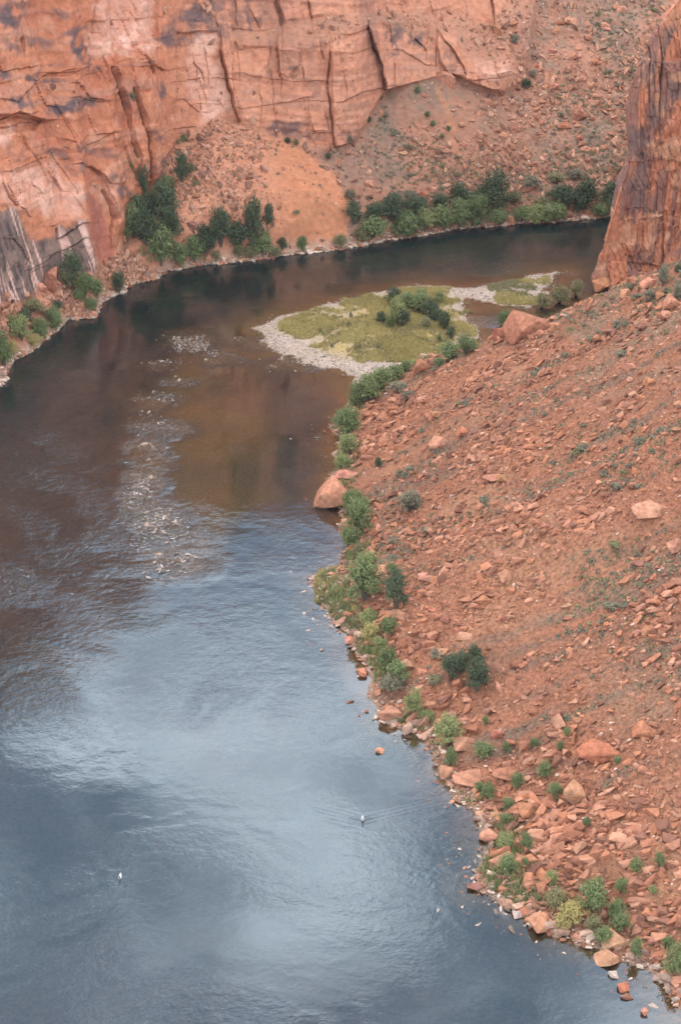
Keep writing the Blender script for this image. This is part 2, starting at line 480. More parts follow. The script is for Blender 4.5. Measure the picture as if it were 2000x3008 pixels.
s3 = N(nt, 'ShaderNodeMath', operation='MULTIPLY_ADD'); L(s3a.outputs[0], s3.inputs[0]); s3.inputs[1].default_value = 0.34; L(s2.outputs[0], s3.inputs[2])
WAVE_SUM = s3
def MATH(op, a, b=None, c_=None):
    n_ = N(nt, 'ShaderNodeMath', operation=op)
    for i_, v_ in enumerate((a, b, c_)):
        if v_ is None: continue
        if isinstance(v_, (int, float)): n_.inputs[i_].default_value = v_
        else: L(v_, n_.inputs[i_])
    return n_.outputs[0]
wk_x, wk_y = pix_plane(1065, 2412)
sp = N(nt, 'ShaderNodeSeparateXYZ'); L(geo.outputs['Position'], sp.inputs[0])
adx = MATH('ABSOLUTE', MATH('SUBTRACT', sp.outputs['X'], float(wk_x)))
ddy = MATH('SUBTRACT', sp.outputs['Y'], float(wk_y))
qq = MATH('SUBTRACT', ddy, MATH('MULTIPLY', adx, 0.38))
env = MATH('MULTIPLY', MATH('EXPONENT', MATH('MULTIPLY', MATH('POWER', MATH('ABSOLUTE', qq), 2.0), -1.1)), MATH('EXPONENT', MATH('MULTIPLY', adx, -0.42)))
wave = MATH('MULTIPLY', MATH('MULTIPLY', MATH('SINE', MATH('MULTIPLY', qq, 11.0)), env), 0.10)
htot = MATH('ADD', s3.outputs[0], wave)
bp = N(nt, 'ShaderNodeBump', Strength=1.0, Distance=0.085)
L(htot, bp.inputs['Height'])
# body: clear in the shallows, dark green-brown where deep
ex = N(nt, 'ShaderNodeMath', operation='MULTIPLY'); L(a_dep.outputs['Fac'], ex.inputs[0]); ex.inputs[1].default_value = -0.80
ex2 = N(nt, 'ShaderNodeMath', operation='EXPONENT'); L(ex.outputs[0], ex2.inputs[0])
trn = N(nt, 'ShaderNodeBsdfTransparent'); trn.inputs['Color'].default_value = (0.96, 0.92, 0.82, 1)
dif = N(nt, 'ShaderNodeBsdfDiffuse'); dif.inputs['Color'].default_value = (0.006, 0.015, 0.018, 1)
body = N(nt, 'ShaderNodeMixShader'); L(ex2.outputs[0], body.inputs[0]); L(dif.outputs[0], body.inputs[1]); L(trn.outputs[0], body.inputs[2])
gl = N(nt, 'ShaderNodeBsdfGlossy', Roughness=0.035); gl.inputs['Color'].default_value = (0.86, 0.95, 1.0, 1)
L(bp.outputs[0], gl.inputs['Normal'])
fr = N(nt, 'ShaderNodeFresnel', IOR=1.82); L(bp.outputs[0], fr.inputs['Normal'])
ms = N(nt, 'ShaderNodeMixShader'); L(fr.outputs[0], ms.inputs[0]); L(body.outputs[0], ms.inputs[1]); L(gl.outputs[0], ms.inputs[2])
L(ms.outputs[0], nt.nodes['Material Output'].inputs['Surface'])

wi, wj = slice(0, nr, 2), slice(0, nc, 2)
WX, WY, WZ, WPX, WPY, WSH, WRI, WD = (a[wi, wj] for a in (GX, GY, GZ, GPX, GPY, GSH, GRI, GD))
chop = 0.12 + 0.18 * sstep(0.0, 0.7, fbm2(WX / 26, WY / 12, 3, seed=4))
fast = sstep(0.0, 1.0, 1 - np.sqrt(((WPX - 150) / 480) ** 2 + ((WPY - 1600) / 620) ** 2) + 0.25 * fbm2(WX / 20, WY / 20, 3, seed=5))
chop = chop + 1.5 * fast
chop = chop + 1.3 * sstep(-0.1, 0.8, 1 - np.sqrt(((WPX - 130) / 200) ** 2 + ((WPY - 1150) / 260) ** 2))
chop = chop + 1.5 * sstep(0.05, 0.6, WRI)
chop = chop + 0.7 * sstep(0, 1, 1 - np.sqrt(((WPX - 650) / 320) ** 2 + ((WPY - 1950) / 300) ** 2))
calm = sstep(0.0, 0.5, 1 - np.sqrt(((WPX - 800) / 330) ** 2 + ((WPY - 1270) / 260) ** 2))
chop = chop * (1 - 0.85 * calm)
wpx, wpy = WX + 7 * fbm2(WX / 16, WY / 16, 3, seed=12), WY + 7 * fbm2(WX / 16, WY / 16, 3, seed=13)
seam = fbm2(wpx / 12 - wpy / 30, wpy / 5 + wpx / 14, 4, seed=6)
chop = chop * (0.4 + 1.2 * sstep(-0.45, 0.6, seam))
chop = np.where(WPY < 960, 0.22 + 0.9 * sstep(0.15, 0.6, fbm2(WX / 14, WY / 5, 3, seed=8)), chop)
me = make_mesh('water', np.stack([WX, WY, 0 * WX], -1).reshape(-1, 3), grid_faces(*WX.shape), attrs={'depth': np.maximum(-WZ, 0), 'chop': chop}, smooth=True)
link('river_water', me, M_WATER, kind='structure')

# ------------------------------------------------------------------ far canyon side
def key(pts):
    a, t = pix_polar([p[0] for p in pts], [p[1] for p in pts])
    o = np.argsort(a); return a[o], t[o]
SHORE_F = [(-2600, 2600), (-1700, 2150), (-900, 1750), (-400, 1420), (-100, 1230), (0, 1135), (29, 1086), (41, 1060), (86, 1038), (121, 1009), (153, 984), (182, 962), (200, 938),
           (217, 936), (265, 936), (287, 930), (300, 890), (319, 872), (370, 857), (380, 837), (424, 828), (466, 815), (490, 797), (546, 788), (603, 776),
           (641, 778), (697, 768), (732, 766), (792, 760), (813, 753), (900, 743), (1000, 733), (1083, 717), (1128, 707), (1191, 698), (1287, 685),
           (1344, 671), (1446, 666), (1523, 657), (1638, 652), (1663, 649), (1791, 637), (1900, 628), (2100, 615), (2500, 600), (4200, 560)]
BASE_F = [(-2600, 2200), (-1700, 1800), (-900, 1450), (-400, 1150), (-100, 950), (0, 900), (60, 890), (120, 850), (200, 812), (290, 795), (340, 755), (365, 690), (400, 610), (440, 545), (500, 450), (525, 415), (575, 378),
          (620, 353), (680, 353), (714, 371), (790, 393), (850, 425), (905, 435), (985, 440), (1040, 425), (1070, 380), (1110, 310), (1135, 275), (1180, 262),
          (1240, 245), (1320, 225), (1390, 255), (1480, 285), (1545, 240), (1570, 60), (1590, -60), (2000, -60), (4200, -60)]
BENCH0 = [(-2600, -40), (550, -40), (640, 60), (700, 130), (800, 130), (900, 140), (1000, 115), (1080, 70), (1140, 75), (1250, 120), (1330, 110), (1390, 190), (1480, 190), (1545, 180), (1580, -50), (4200, -60)]
BENCH1 = [(-2600, -50), (550, -50), (640, 40), (700, 90), (800, 75), (900, 60), (1000, 40), (1100, 35), (1250, 45), (1330, 25), (1390, 60), (1450, 80), (1500, -20), (1590, -60), (4200, -60)]
X0, X1, FS = -90, 2090, 2.9
fa = np.concatenate([np.linspace(math.radians(-36), pix_polar(X0, 700)[0], 50, endpoint=False),
                     np.linspace(pix_polar(X0, 700)[0], pix_polar(X1, 700)[0], int((X1 - X0) / FS)),
                     np.linspace(pix_polar(X1, 700)[0], math.radians(40), 40)[1:]])
def kx(pts):
    a, t = key(pts); return np.interp(fa, a, t)
tS, tB, t0, t1 = kx(SHORE_F), kx(BASE_F), kx(BENCH0), kx(BENCH1)
tTop = kx([(-2600, -60), (4200, -60)])
eps = 1e-4
tB = np.maximum(tB, tS + 0.004)
tTop = np.maximum(tTop, tB + 0.01)
t0 = np.minimum(np.maximum(t0, tB + eps), tTop - 2 * eps)
t1 = np.minimum(np.maximum(t1, t0 + eps), tTop - eps)
def px_az(x): return pix_polar(x, 500)[0]
def kv(pts):
    return np.interp(fa, [px_az(p[0]) for p in pts], [math.tan(math.radians(p[1])) for p in pts])
m_tal = kv([(-2600, 40), (0, 36), (250, 36), (330, 38), (450, 42), (600, 39), (1000, 36), (1100, 35), (1600, 34), (4200, 34)])
m_c1 = kv([(-2600, 66), (0, 60), (300, 62), (420, 68), (520, 72), (1050, 76), (1150, 66), (1300, 60), (1480, 66), (1560, 50), (4200, 45)])
m_bn = kv([(-2600, 50), (600, 45), (1100, 40), (1500, 34), (4200, 34)])
m_c2 = kv([(-2600, 76), (500, 78), (900, 74), (1350, 60), (1500, 36), (4200, 36)])
r0 = -H / tS
NROW = 330
frac = np.linspace(0, 1, NROW)[:, None]
TE = tS[None] + (tTop - tS)[None] * frac
def seg(rk, zk, m, te):
    return (zk - m * rk - H) / (te - m)
RF = np.zeros_like(TE)
rk, zk = r0.copy(), 0 * r0
bounds = [(tS, tB, m_tal), (tB, t0, m_c1), (t0, t1, m_bn), (t1, tTop, m_c2)]
SEG = np.zeros_like(TE)
for i, (ta, tb, m) in enumerate(bounds):
    k = (TE >= ta[None] - 1e-12)
    RF = np.where(k, seg(rk[None], zk[None], m[None], TE), RF)
    SEG = np.where(k, i, SEG)
    rn = seg(rk, zk, m, tb); zk = H + tb * rn; rk = rn
ZF = H + TE * RF
def smooth_cols(A, n):
    k = np.ones(2 * n + 1) / (2 * n + 1)
    P = np.pad(A, ((0, 0), (n, n)), mode='edge')
    return np.apply_along_axis(lambda r_: np.convolve(r_, k, 'valid'), 1, P)
RF = smooth_cols(RF, 2)
ZF = H + TE * RF
CL = (SEG == 1) + (SEG == 3) * 1.0 + (SEG == 2) * 0.45
CL = smooth_cols(CL.astype(float), 3)
CL = smooth_cols(CL.T.copy(), 3).T
FX, FY = RF * np.sin(fa)[None], RF * np.cos(fa)[None]
FPX, FPY = to_pix(FX, FY, ZF)
# far talus on the right is not a cliff above its outcrops
CL = CL * sstep(1620, 1500, FPX + 0.25 * FPY)
TALUS = 1 - CL
# wall coordinates: U along the strike, W up the face
ga = np.gradient(FX[NROW // 3]); gb = np.gradient(FY[NROW // 3])
left = sstep(600, 400, FPX)
W = ZF
def wall(U):
    r = {}
    warp = fbm2(U / 9, W / 9, 3, seed=90)
    dip = W + 0.10 * U
    cid, ju, jl = blocks(U, dip + 0.6 * warp, 8.5, 19.0, 1)
    cid2, ju2, jl2 = blocks(U, dip + 0.5 * warp, 4.0, 6.0, 2, 0.15)
    cid3, ju3, jl3 = blocks(U, dip + 0.3 * warp, 1.6, 1.5, 3, 0.3)
    lay = noise2(dip / 2.6 + 0.4 * warp, U / 60, 4)
    lay2 = noise2(dip / 0.7 + 0.3 * warp, U / 30, 5)
    patch = sstep(-0.1, 0.5, noise2(U / 11, W / 9, 15))
    r['disp'] = (0.75 * (cid - 0.5) + 0.75 * (cid2 - 0.5) * (0.15 + patch) + 0.34 * (cid3 - 0.5) * patch + 0.25 * lay + 0.13 * lay2
                 + 1.7 * fbm2(U / 22, W / 26, 3, seed=91) + 0.34 * fbm2(U / 2.5, W / 2.5, 4, seed=92))
    r['groove'] = sstep(0.22, 0.0, ju) * sstep(0.2, 0.6, noise2(U / 13, W / 13, 6)) * 0.8 + sstep(0.16, 0.0, ju2) * 0.35 * sstep(0.2, 0.5, noise2(U / 7, W / 7, 7)) + sstep(0.2, 0.0, jl2) * 0.25 * patch
    r['lay'] = lay; r['lay2'] = lay2
    r['n1'] = noise2(U / 2.0, W / 2.0, 11); r['n2'] = noise2(U / 2.0, W / 2.0, 12)
    r['n_a'] = fbm2(U / 12, W / 10, 4, seed=100); r['n_b'] = fbm2(U / 3, W / 2.2, 4, seed=101); r['n_c'] = fbm2(U / 5, W / 30, 4, seed=102)
    r['strk'] = fbm2(U / 0.8, W / 11, 3, seed=103); r['strk2'] = fbm2(U / 0.45, W / 9, 2, seed=106)
    r['tal'] = fbm2(U / 6, W / 3 + FY / 6, 4, seed=93)
    return r
wa, wb = wall(FX * 0.975 + FY * 0.22), wall(FX * 0.717 + FY * 0.697)
wv = {k_: lerp(wa[k_], wb[k_], left) for k_ in wa}
disp, groove, lay, lay2 = wv['disp'], wv['groove'], wv['lay'], wv['lay2']
# the apron low on the left is smoother
apron = sstep(0.0, 60.0, sdist(FPX, FPY, [(-120, 560), (60, 590), (260, 480), (330, 600), (345, 760), (300, 810), (0, 930), (-120, 950)]))
disp = disp * (1 - 0.6 * apron); groove = groove * (1 - 0.5 * apron)
# traced cracks and steps: (polyline px, half width px, depth m)
CRACKS = [([(322, 200), (340, 260), (362, 345), (372, 420), (395, 460)], 7, 2.6), ([(378, 265), (395, 330), (412, 400), (428, 470), (432, 520)], 10, 3.0),
          ([(648, 150), (662, 200), (674, 260), (688, 320), (702, 355)], 7, 3.0), ([(970, 155), (962, 240), (975, 330), (985, 430)], 4, 2.2),
          ([(815, 140), (825, 225)], 4, 1.8), ([(1083, 85), (1098, 130), (1120, 200), (1135, 278)], 7, 3.2), ([(905, 10), (915, 55)], 4, 1.5), ([(815, 0), (830, 65)], 9, 2.2),
          ([(1443, 0), (1450, 50)], 4, 2.2), ([(0, 355), (60, 330), (128, 352)], 5, 1.6), ([(0, 290), (60, 300), (130, 225), (220, 205)], 3, 0.8),
          ([(235, 245), (260, 285), (300, 295)], 3, 1.0), ([(60, 385), (120, 480), (150, 560)], 3, 0.7), ([(250, 480), (300, 515), (315, 540)], 4, 1.0), ([(300, 560), (340, 640)], 5, 1.6),
          ([(540, 290), (580, 330)], 3, 0.9), ([(1005, 300), (1060, 275), (1130, 255)], 3, 0.9), ([(20, 540), (50, 600), (90, 640)], 3, 0.8), ([(840, 300), (905, 285)], 2, 0.6),
          ([(165, 665), (170, 700), (250, 655)], 4, 1.0), ([(40, 700), (85, 770), (60, 800), (90, 790), (250, 700)], 3, 0.8), ([(440, 195), (470, 205)], 4, 1.2), ([(70, 110), (75, 150)], 5, 1.2),
          ([(600, 140), (615, 250)], 3, 0.6), ([(1195, 80), (1250, 150)], 4, 1.0), ([(1280, 100), (1340, 160), (1370, 220)], 4, 1.4),
          ([(450, 300), (462, 350), (470, 400)], 3, 0.7), ([(500, 305), (510, 345)], 3, 0.6), ([(300, 170), (312, 215), (325, 240)], 3, 0.8), ([(410, 165), (435, 195), (445, 215)], 4, 1.2), ([(355, 430), (375, 480), (395, 520)], 4, 1.0),
          ([(268, 490), (300, 520), (312, 560), (345, 640)], 3, 1.0), ([(140, 500), (165, 530), (180, 560)], 3, 0.9), ([(95, 530), (130, 570)], 3, 0.8), ([(10, 540), (30, 580), (55, 610)], 4, 1.0), ([(200, 410), (270, 425), (330, 390)], 2, 0.6),
          ([(0, 375), (70, 362), (125, 355)], 3, 1.0), ([(240, 285), (290, 300)], 3, 0.8), ([(150, 215), (225, 215)], 3, 0.7), ([(570, 185), (590, 210), (600, 240)], 3, 0.8), ([(640, 290), (655, 315)], 2, 0.6), ([(700, 150), (702, 220)], 2, 0.5), ([(760, 280), (770, 300), (768, 350)], 2, 0.6),
          ([(905, 320), (908, 395)], 2, 0.6), ([(885, 195), (892, 230)], 3, 0.8), ([(940, 130), (950, 170)], 4, 1.0), ([(705, 215), (800, 235), (960, 240)], 2, 0.4), ([(710, 320), (830, 300), (960, 295)], 2, 0.4), ([(735, 30), (760, 80)], 3, 0.8), ([(690, 0), (695, 60)], 3, 0.8), ([(1010, 210), (1020, 290)], 2, 0.5), ([(1065, 190), (1075, 230)], 3, 0.7), ([(1180, 150), (1230, 180), (1250, 195)], 3, 0.7), ([(1400, 235), (1540, 232)], 3, 0.7), ([(325, 700), (335, 640), (320, 600)], 4, 1.4), ([(130, 780), (90, 800), (60, 850)], 2, 0.6)]
wx = FPX + 4 * wv['n1']; wy = FPY + 4 * wv['n2']
crack = np.zeros_like(FX)
ledge = np.zeros_like(FX)
for pl, hw, dp in CRACKS:
    (ax_, ay_), (bx_, by_) = pl[0], pl[-1]
    L_ = math.hypot(bx_ - ax_, by_ - ay_)
    dl = seg_dist(wx, wy, pl)
    # which side: right of a steep line, below a flat one
    tt = np.clip(((wx - ax_) * (bx_ - ax_) + (wy - ay_) * (by_ - ay_)) / L_ ** 2, 0, 1)
    kk = [((px_ - ax_) * (bx_ - ax_) + (py_ - ay_) * (by_ - ay_)) / L_ ** 2 for px_, py_ in pl]
    lx_ = np.interp(tt, kk, [p_[0] for p_ in pl]); ly_ = np.interp(tt, kk, [p_[1] for p_ in pl])
    sgn = (wx - lx_) if abs(by_ - ay_) > abs(bx_ - ax_) else (ly_ - wy)
    ledge += 0.55 * dp * sstep(-1.5, 2.5, sgn) * np.exp(-(dl / (12 + 6 * hw)) ** 1.5)
    crack = np.maximum(crack, (0.32 if hw < 4 else 0.5) * dp * sstep(hw * 0.85, hw * 0.1, seg_dist(wx, wy, pl) + hw * 0.35 * wv['n2']))
# big steps: polygons that stand out (+) or are recessed (-)
STEPS = [([(520, 95), (640, 90), (700, 360), (560, 400), (520, 300)], -0.8), ([(285, -60), (462, -60), (465, 130), (300, 155), (258, 155)], -1.3),
         ([(1088, 85), (1130, 95), (1165, 180), (1185, 275), (1135, 280)], 2.2), ([(320, 195), (380, 215), (450, 520), (410, 540), (365, 420)], 1.0),
         ([(1120, 70), (1260, 75), (1255, 130), (1210, 155), (1140, 120)], -1.6), ([(1280, 90), (1340, 120), (1370, 225), (1320, 225), (1290, 180)], 1.6),
         ([(815, 140), (880, 145), (880, 190), (845, 225), (820, 220)], 0.7), ([(1400, 220), (1470, 215), (1550, 225), (1500, 290), (1420, 270)], 1.2),
         ([(972, 150), (1085, 90), (1135, 280), (1040, 430), (985, 440)], 0.9), ([(-60, 330), (130, 350), (110, 380), (-60, 400)], -1.6)]
step = np.zeros_like(FX)
for pl, amt in STEPS:
    step = step + amt * sstep(-5, 5, sdist(wx, wy, pl))
tal = 0.55 * wv['tal'] + 0.9 * fbm2(FX / 24, FY / 24, 3, seed=94) + 0.2 * fbm2(FX / 1.6, FY / 1.6, 3, seed=95)
near0 = sstep(0.0, 3.0, ZF)
tal = tal + 4.2 * sstep(0, 120, sdist(FPX, FPY, [(500, 470), (560, 385), (640, 345), (720, 368), (860, 420), (980, 520), (1030, 600), (1015, 700), (900, 760), (400, 820), (360, 760)]))
D = CL * (disp - 0.3 * groove - crack + step + ledge) + TALUS * tal * near0
# outward direction = toward the viewer side, tilted up a little on the talus
nx, ny = -np.sin(fa)[None] * np.ones_like(FX), -np.cos(fa)[None] * np.ones_like(FX)
nx = lerp(nx, 0.62, left * 0.7); ny = lerp(ny, -0.6, left * 0.7)
nn = np.hypot(nx, ny); nx /= nn; ny /= nn
nz = 0.25 * CL + 1.0 * TALUS
hz = CL + TALUS * 0.5
PX3 = FX + nx * D * hz; PY3 = FY + ny * D * hz; PZ3 = ZF + nz * D * np.where(ZF > 0.5, 1, 0.3)
# colours
n_a, n_b, n_c, strk = wv['n_a'], wv['n_b'], wv['n_c'], wv['strk']
C = np.zeros(FX.shape + (3,)) + np.array([0.40, 0.170, 0.098])
C = cmixn(C, [0.345, 0.135, 0.078], sstep(-0.3, 0.6, n_a))
C = cmixn(C, [0.43, 0.22, 0.145], 0.8 * sstep(0.1, 0.8, n_b + 0.3 * lay))
C = cmixn(C, [0.46, 0.245, 0.165], 0.6 * sstep(400, 700, FPX))
C = cmixn(C, [0.33, 0.18, 0.135], 0.5 * sstep(0.3, 0.7, lay2 + 0.4 * n_b))
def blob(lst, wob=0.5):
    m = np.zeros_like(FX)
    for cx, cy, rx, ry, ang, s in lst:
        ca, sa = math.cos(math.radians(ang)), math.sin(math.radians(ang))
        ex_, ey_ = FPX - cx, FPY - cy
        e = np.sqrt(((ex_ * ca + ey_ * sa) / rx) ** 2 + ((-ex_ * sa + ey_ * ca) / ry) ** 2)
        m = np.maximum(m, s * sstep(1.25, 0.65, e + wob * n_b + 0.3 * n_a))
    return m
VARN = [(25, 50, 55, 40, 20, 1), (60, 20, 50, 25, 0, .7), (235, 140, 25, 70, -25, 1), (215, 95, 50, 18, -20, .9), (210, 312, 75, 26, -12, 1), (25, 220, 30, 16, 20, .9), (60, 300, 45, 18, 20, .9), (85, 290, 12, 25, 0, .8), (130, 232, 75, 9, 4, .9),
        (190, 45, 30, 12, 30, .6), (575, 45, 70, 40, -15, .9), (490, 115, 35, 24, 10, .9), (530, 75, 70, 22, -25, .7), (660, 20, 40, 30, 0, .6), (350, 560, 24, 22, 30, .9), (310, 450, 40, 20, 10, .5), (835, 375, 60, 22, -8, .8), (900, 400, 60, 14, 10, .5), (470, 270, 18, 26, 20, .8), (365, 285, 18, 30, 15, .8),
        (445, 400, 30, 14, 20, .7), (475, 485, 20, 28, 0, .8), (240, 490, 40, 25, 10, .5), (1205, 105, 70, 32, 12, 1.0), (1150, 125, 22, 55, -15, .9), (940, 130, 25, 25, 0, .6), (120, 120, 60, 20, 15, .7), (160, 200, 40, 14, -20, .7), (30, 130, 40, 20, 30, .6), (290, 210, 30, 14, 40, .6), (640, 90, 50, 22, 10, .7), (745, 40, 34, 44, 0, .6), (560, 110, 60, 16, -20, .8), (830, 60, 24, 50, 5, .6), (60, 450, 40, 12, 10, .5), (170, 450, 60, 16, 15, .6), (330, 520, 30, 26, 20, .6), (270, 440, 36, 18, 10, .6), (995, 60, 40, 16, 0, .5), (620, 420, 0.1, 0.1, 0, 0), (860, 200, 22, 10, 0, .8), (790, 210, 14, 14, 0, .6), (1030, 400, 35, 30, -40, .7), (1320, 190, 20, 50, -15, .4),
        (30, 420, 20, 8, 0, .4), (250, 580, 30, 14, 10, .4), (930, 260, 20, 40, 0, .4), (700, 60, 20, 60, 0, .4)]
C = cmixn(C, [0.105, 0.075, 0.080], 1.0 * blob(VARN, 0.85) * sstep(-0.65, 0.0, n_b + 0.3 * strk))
C = cmixn(C, [0.245, 0.125, 0.095], 0.65 * sstep(0.35, 0.75, n_c) * sstep(330, 80, FPY))
PALE = [([(285, -60), (462, -60), (460, 128), (345, 150), (262, 158)], 0.55), ([(375, 70), (420, 75), (430, 115), (350, 128)], 0.9), ([(545, 140), (570, 95), (632, 100), (655, 190), (692, 345), (600, 350), (545, 240)], 0.75), ([(-60, 385), (55, 382), (40, 400), (60, 430), (-60, 425)], 0.8),
        ([(-60, 500), (120, 480), (240, 540), (260, 640), (160, 660), (60, 610), (-60, 610)], 0.6), ([(285, 555), (310, 560), (325, 660), (310, 680)], 0.6), ([(1395, 185), (1540, 215), (1545, 235), (1410, 225)], 0.5)]
for pl, s in PALE:
    C = cmixn(C, [0.57, 0.37, 0.30], s * sstep(-18, 26, sdist(FPX, FPY, pl) + 22 * n_b + 12 * n_a) * (0.55 + 0.45 * sstep(-0.5, 0.4, strk + n_b)))
STAIN = [(-80, 610), (45, 615), (62, 650), (95, 705), (165, 690), (166, 668), (250, 648), (262, 690), (300, 800), (200, 840), (60, 900), (-80, 880)]
st = sstep(-8, 10, sdist(FPX, FPY, STAIN) + 10 * strk)
C = cmixn(C, [0.105, 0.085, 0.080], st * 0.9)
C = cmixn(C, [0.045, 0.040, 0.042], st * 0.8 * sstep(0.05, 0.5, wv['strk2'] + 0.3 * n_a))
C = cmixn(C, [0.22, 0.150, 0.120], st * sstep(0.0, 0.5, n_b + 0.5 * wv['strk2']) * 0.7)
C = cmixn(C, [0.46, 0.31, 0.27], st * sstep(0.2, 0.42, strk + 0.35 * n_a + 0.25 * n_c))
C = cmixn(C, [0.30, 0.115, 0.085], 0.9 * sstep(-5, 6, sdist(FPX, FPY, [(258, 560), (300, 600), (332, 700), (340, 750), (305, 790), (270, 690)]) + 5 * n_b))
# talus colours
n_t = fbm2(FX / 9, FY / 9, 4, seed=110); n_u = fbm2(FX / 2.2, FY / 2.2, 4, seed=111)
T = np.zeros_like(C) + np.array([0.365, 0.190, 0.128])
T = cmixn(T, [0.27, 0.165, 0.122], sstep(-0.3, 0.6, n_t))
T = cmixn(T, [0.20, 0.165, 0.120], 0.55 * sstep(0.05, 0.6, n_u + 0.4 * n_t) * sstep(950, 1150, FPX))
CONE = [(500, 470), (560, 385), (640, 345), (720, 368), (860, 420), (980, 520), (1030, 600), (1015, 700), (900, 760), (400, 820), (360, 760)]
cone = sstep(-12, 12, sdist(FPX, FPY, CONE) + 6 * n_u)
T = cmixn(T, [0.52, 0.255, 0.160], cone)
T = cmixn(T, [0.50, 0.225, 0.120], cone * 0.8 * sstep(720, 840, FPX - 0.1 * FPY + 30))
T = cmixn(T, [0.40, 0.19, 0.125], cone * 0.6 * sstep(0, 0.6, n_u) * sstep(800, 700, FPX))
gull = sstep(16, 5, seg_dist(FPX + 6 * n_u, FPY, [(1290, 270), (1310, 330), (1335, 420), (1345, 480), (1358, 560)]))
T = cmixn(T, [0.44, 0.22, 0.125], 0.6 * gull)
T = cmixn(T, [0.43, 0.20, 0.125], sstep(330, 200, FPX))
T = T * 0.80
bank = sstep(2.0, 0.4, ZF)
T = cmixn(T, [0.33, 0.26, 0.21], bank * 0.7)
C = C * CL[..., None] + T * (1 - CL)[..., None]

# join: apron under water, sheet, rim and plateau above the frame
def extra(rv, zv): return np.stack([rv * np.sin(fa), rv * np.cos(fa), zv], -1)[None]
Pf = np.stack([PX3, PY3, PZ3], -1)
rt, zt = np.hypot(Pf[-1, :, 0], Pf[-1, :, 1]), Pf[-1, :, 2]
RIM = 84.0 + 5 * fbm2(fa * 40, fa * 0, 3, seed=120) + np.interp(fa, [px_az(-900), px_az(0), px_az(700), px_az(1400), px_az(2400)], [6, 6, 0, -6, 0])
up = []
K = 46
for k in range(1, K + 1):
    q = k / K
    zq = zt + (RIM - zt) * q
    off = (zq - zt) / np.maximum(m_c2, 0.7)
    blk = worley2(fa * 330 / 9.0, zq / 12.0, 1)[2] - 0.5
    blk2 = worley2(fa * 330 / 3.0, zq / 4.0, 2)[2] - 0.5
    up.append(extra(rt + off - 2.2 * blk - 0.8 * blk2 * (q < 1), zq))
up.append(extra(rt + (RIM - zt) / np.maximum(m_c2, 0.7) + 40, RIM + 3))
up.append(extra(rt + (RIM - zt) / np.maximum(m_c2, 0.7) + 300, RIM + 12))
low = [extra(np.maximum(r0 - 9, 40), -3.4 + 0 * r0), extra(np.maximum(r0 - 2, 45), -0.8 + 0 * r0)]
P_all = np.concatenate(low + [Pf] + up, 0)
Cu = np.concatenate([np.repeat(C[-1:], 1, 0)] * len(up), 0).copy()
zz_ = np.concatenate(up, 0)[..., 2]
uu_ = np.broadcast_to(fa[None] * 330, zz_.shape)
Cu = np.zeros_like(Cu) + np.array([0.40, 0.19, 0.12])
Cu = cmixn(Cu, [0.13, 0.085, 0.075], 0.9 * sstep(-0.05, 0.35, fbm2(uu_ / 6, zz_ / 60, 4, seed=102)))
Cu = cmixn(Cu, [0.50, 0.30, 0.22], 0.5 * sstep(0.2, 0.8, fbm2(uu_ / 12, zz_ / 12, 3, seed=104)))
C_all = np.concatenate([np.tile(np.array([0.15, 0.11, 0.07]), (2, len(fa), 1)), C, Cu], 0)
nrf, ncf = P_all.shape[:2]
FV = P_all.reshape(-1, 3); FF = grid_faces(nrf, ncf); FCc = C_all.reshape(-1, 3)
clv = np.concatenate([np.zeros((2, ncf)), CL, np.ones((len(up), ncf))], 0).reshape(-1)
fm = clv[FF].mean(1) > 0.5
v, f, c, _ = compact(FV, FF[fm], FCc); link('canyon_cliff', make_mesh('canyon_cliff', v, f, c), M_CLIFF, kind='structure')
v, f, c, _ = compact(FV, FF[~fm], FCc); link('far_bank_talus', make_mesh('far_bank_talus', v, f, c, smooth=True), M_FAR, kind='structure')

def far_point(px, py):
    a, t = pix_polar(px, py)
    j = np.clip(np.interp(a, fa, np.arange(len(fa))), 0, len(fa) - 1.001)
    j0 = int(j); w = j - j0
    ts = lerp(tS[j0], tS[j0 + 1], w); tt = lerp(tTop[j0], tTop[j0 + 1], w)
    i = np.clip((t - ts) / (tt - ts), 0, 0.9999) * (NROW - 1)
    i0 = int(i); q = i - i0
    p = lerp(lerp(Pf[i0, j0], Pf[i0, j0 + 1], w), lerp(Pf[i0 + 1, j0], Pf[i0 + 1, j0 + 1], w), q)
    return p.copy()
def far_visible(px, py):
    a, t = pix_polar(px, py)
    return t > np.interp(a, fa, tS) - 0.004
def surf(px, py):
    """surface point seen at a photo pixel, and which surface it is"""
    p = ray_terrain(px, py)
    if p is not None and p[2] > 0.02: return p, 'near'
    if far_visible(px, py): return far_point(px, py), 'far'
    if p is None:
        x, y = pix_plane(px, py); p = np.array([float(x), float(y), 0.0])
    return p, 'water'

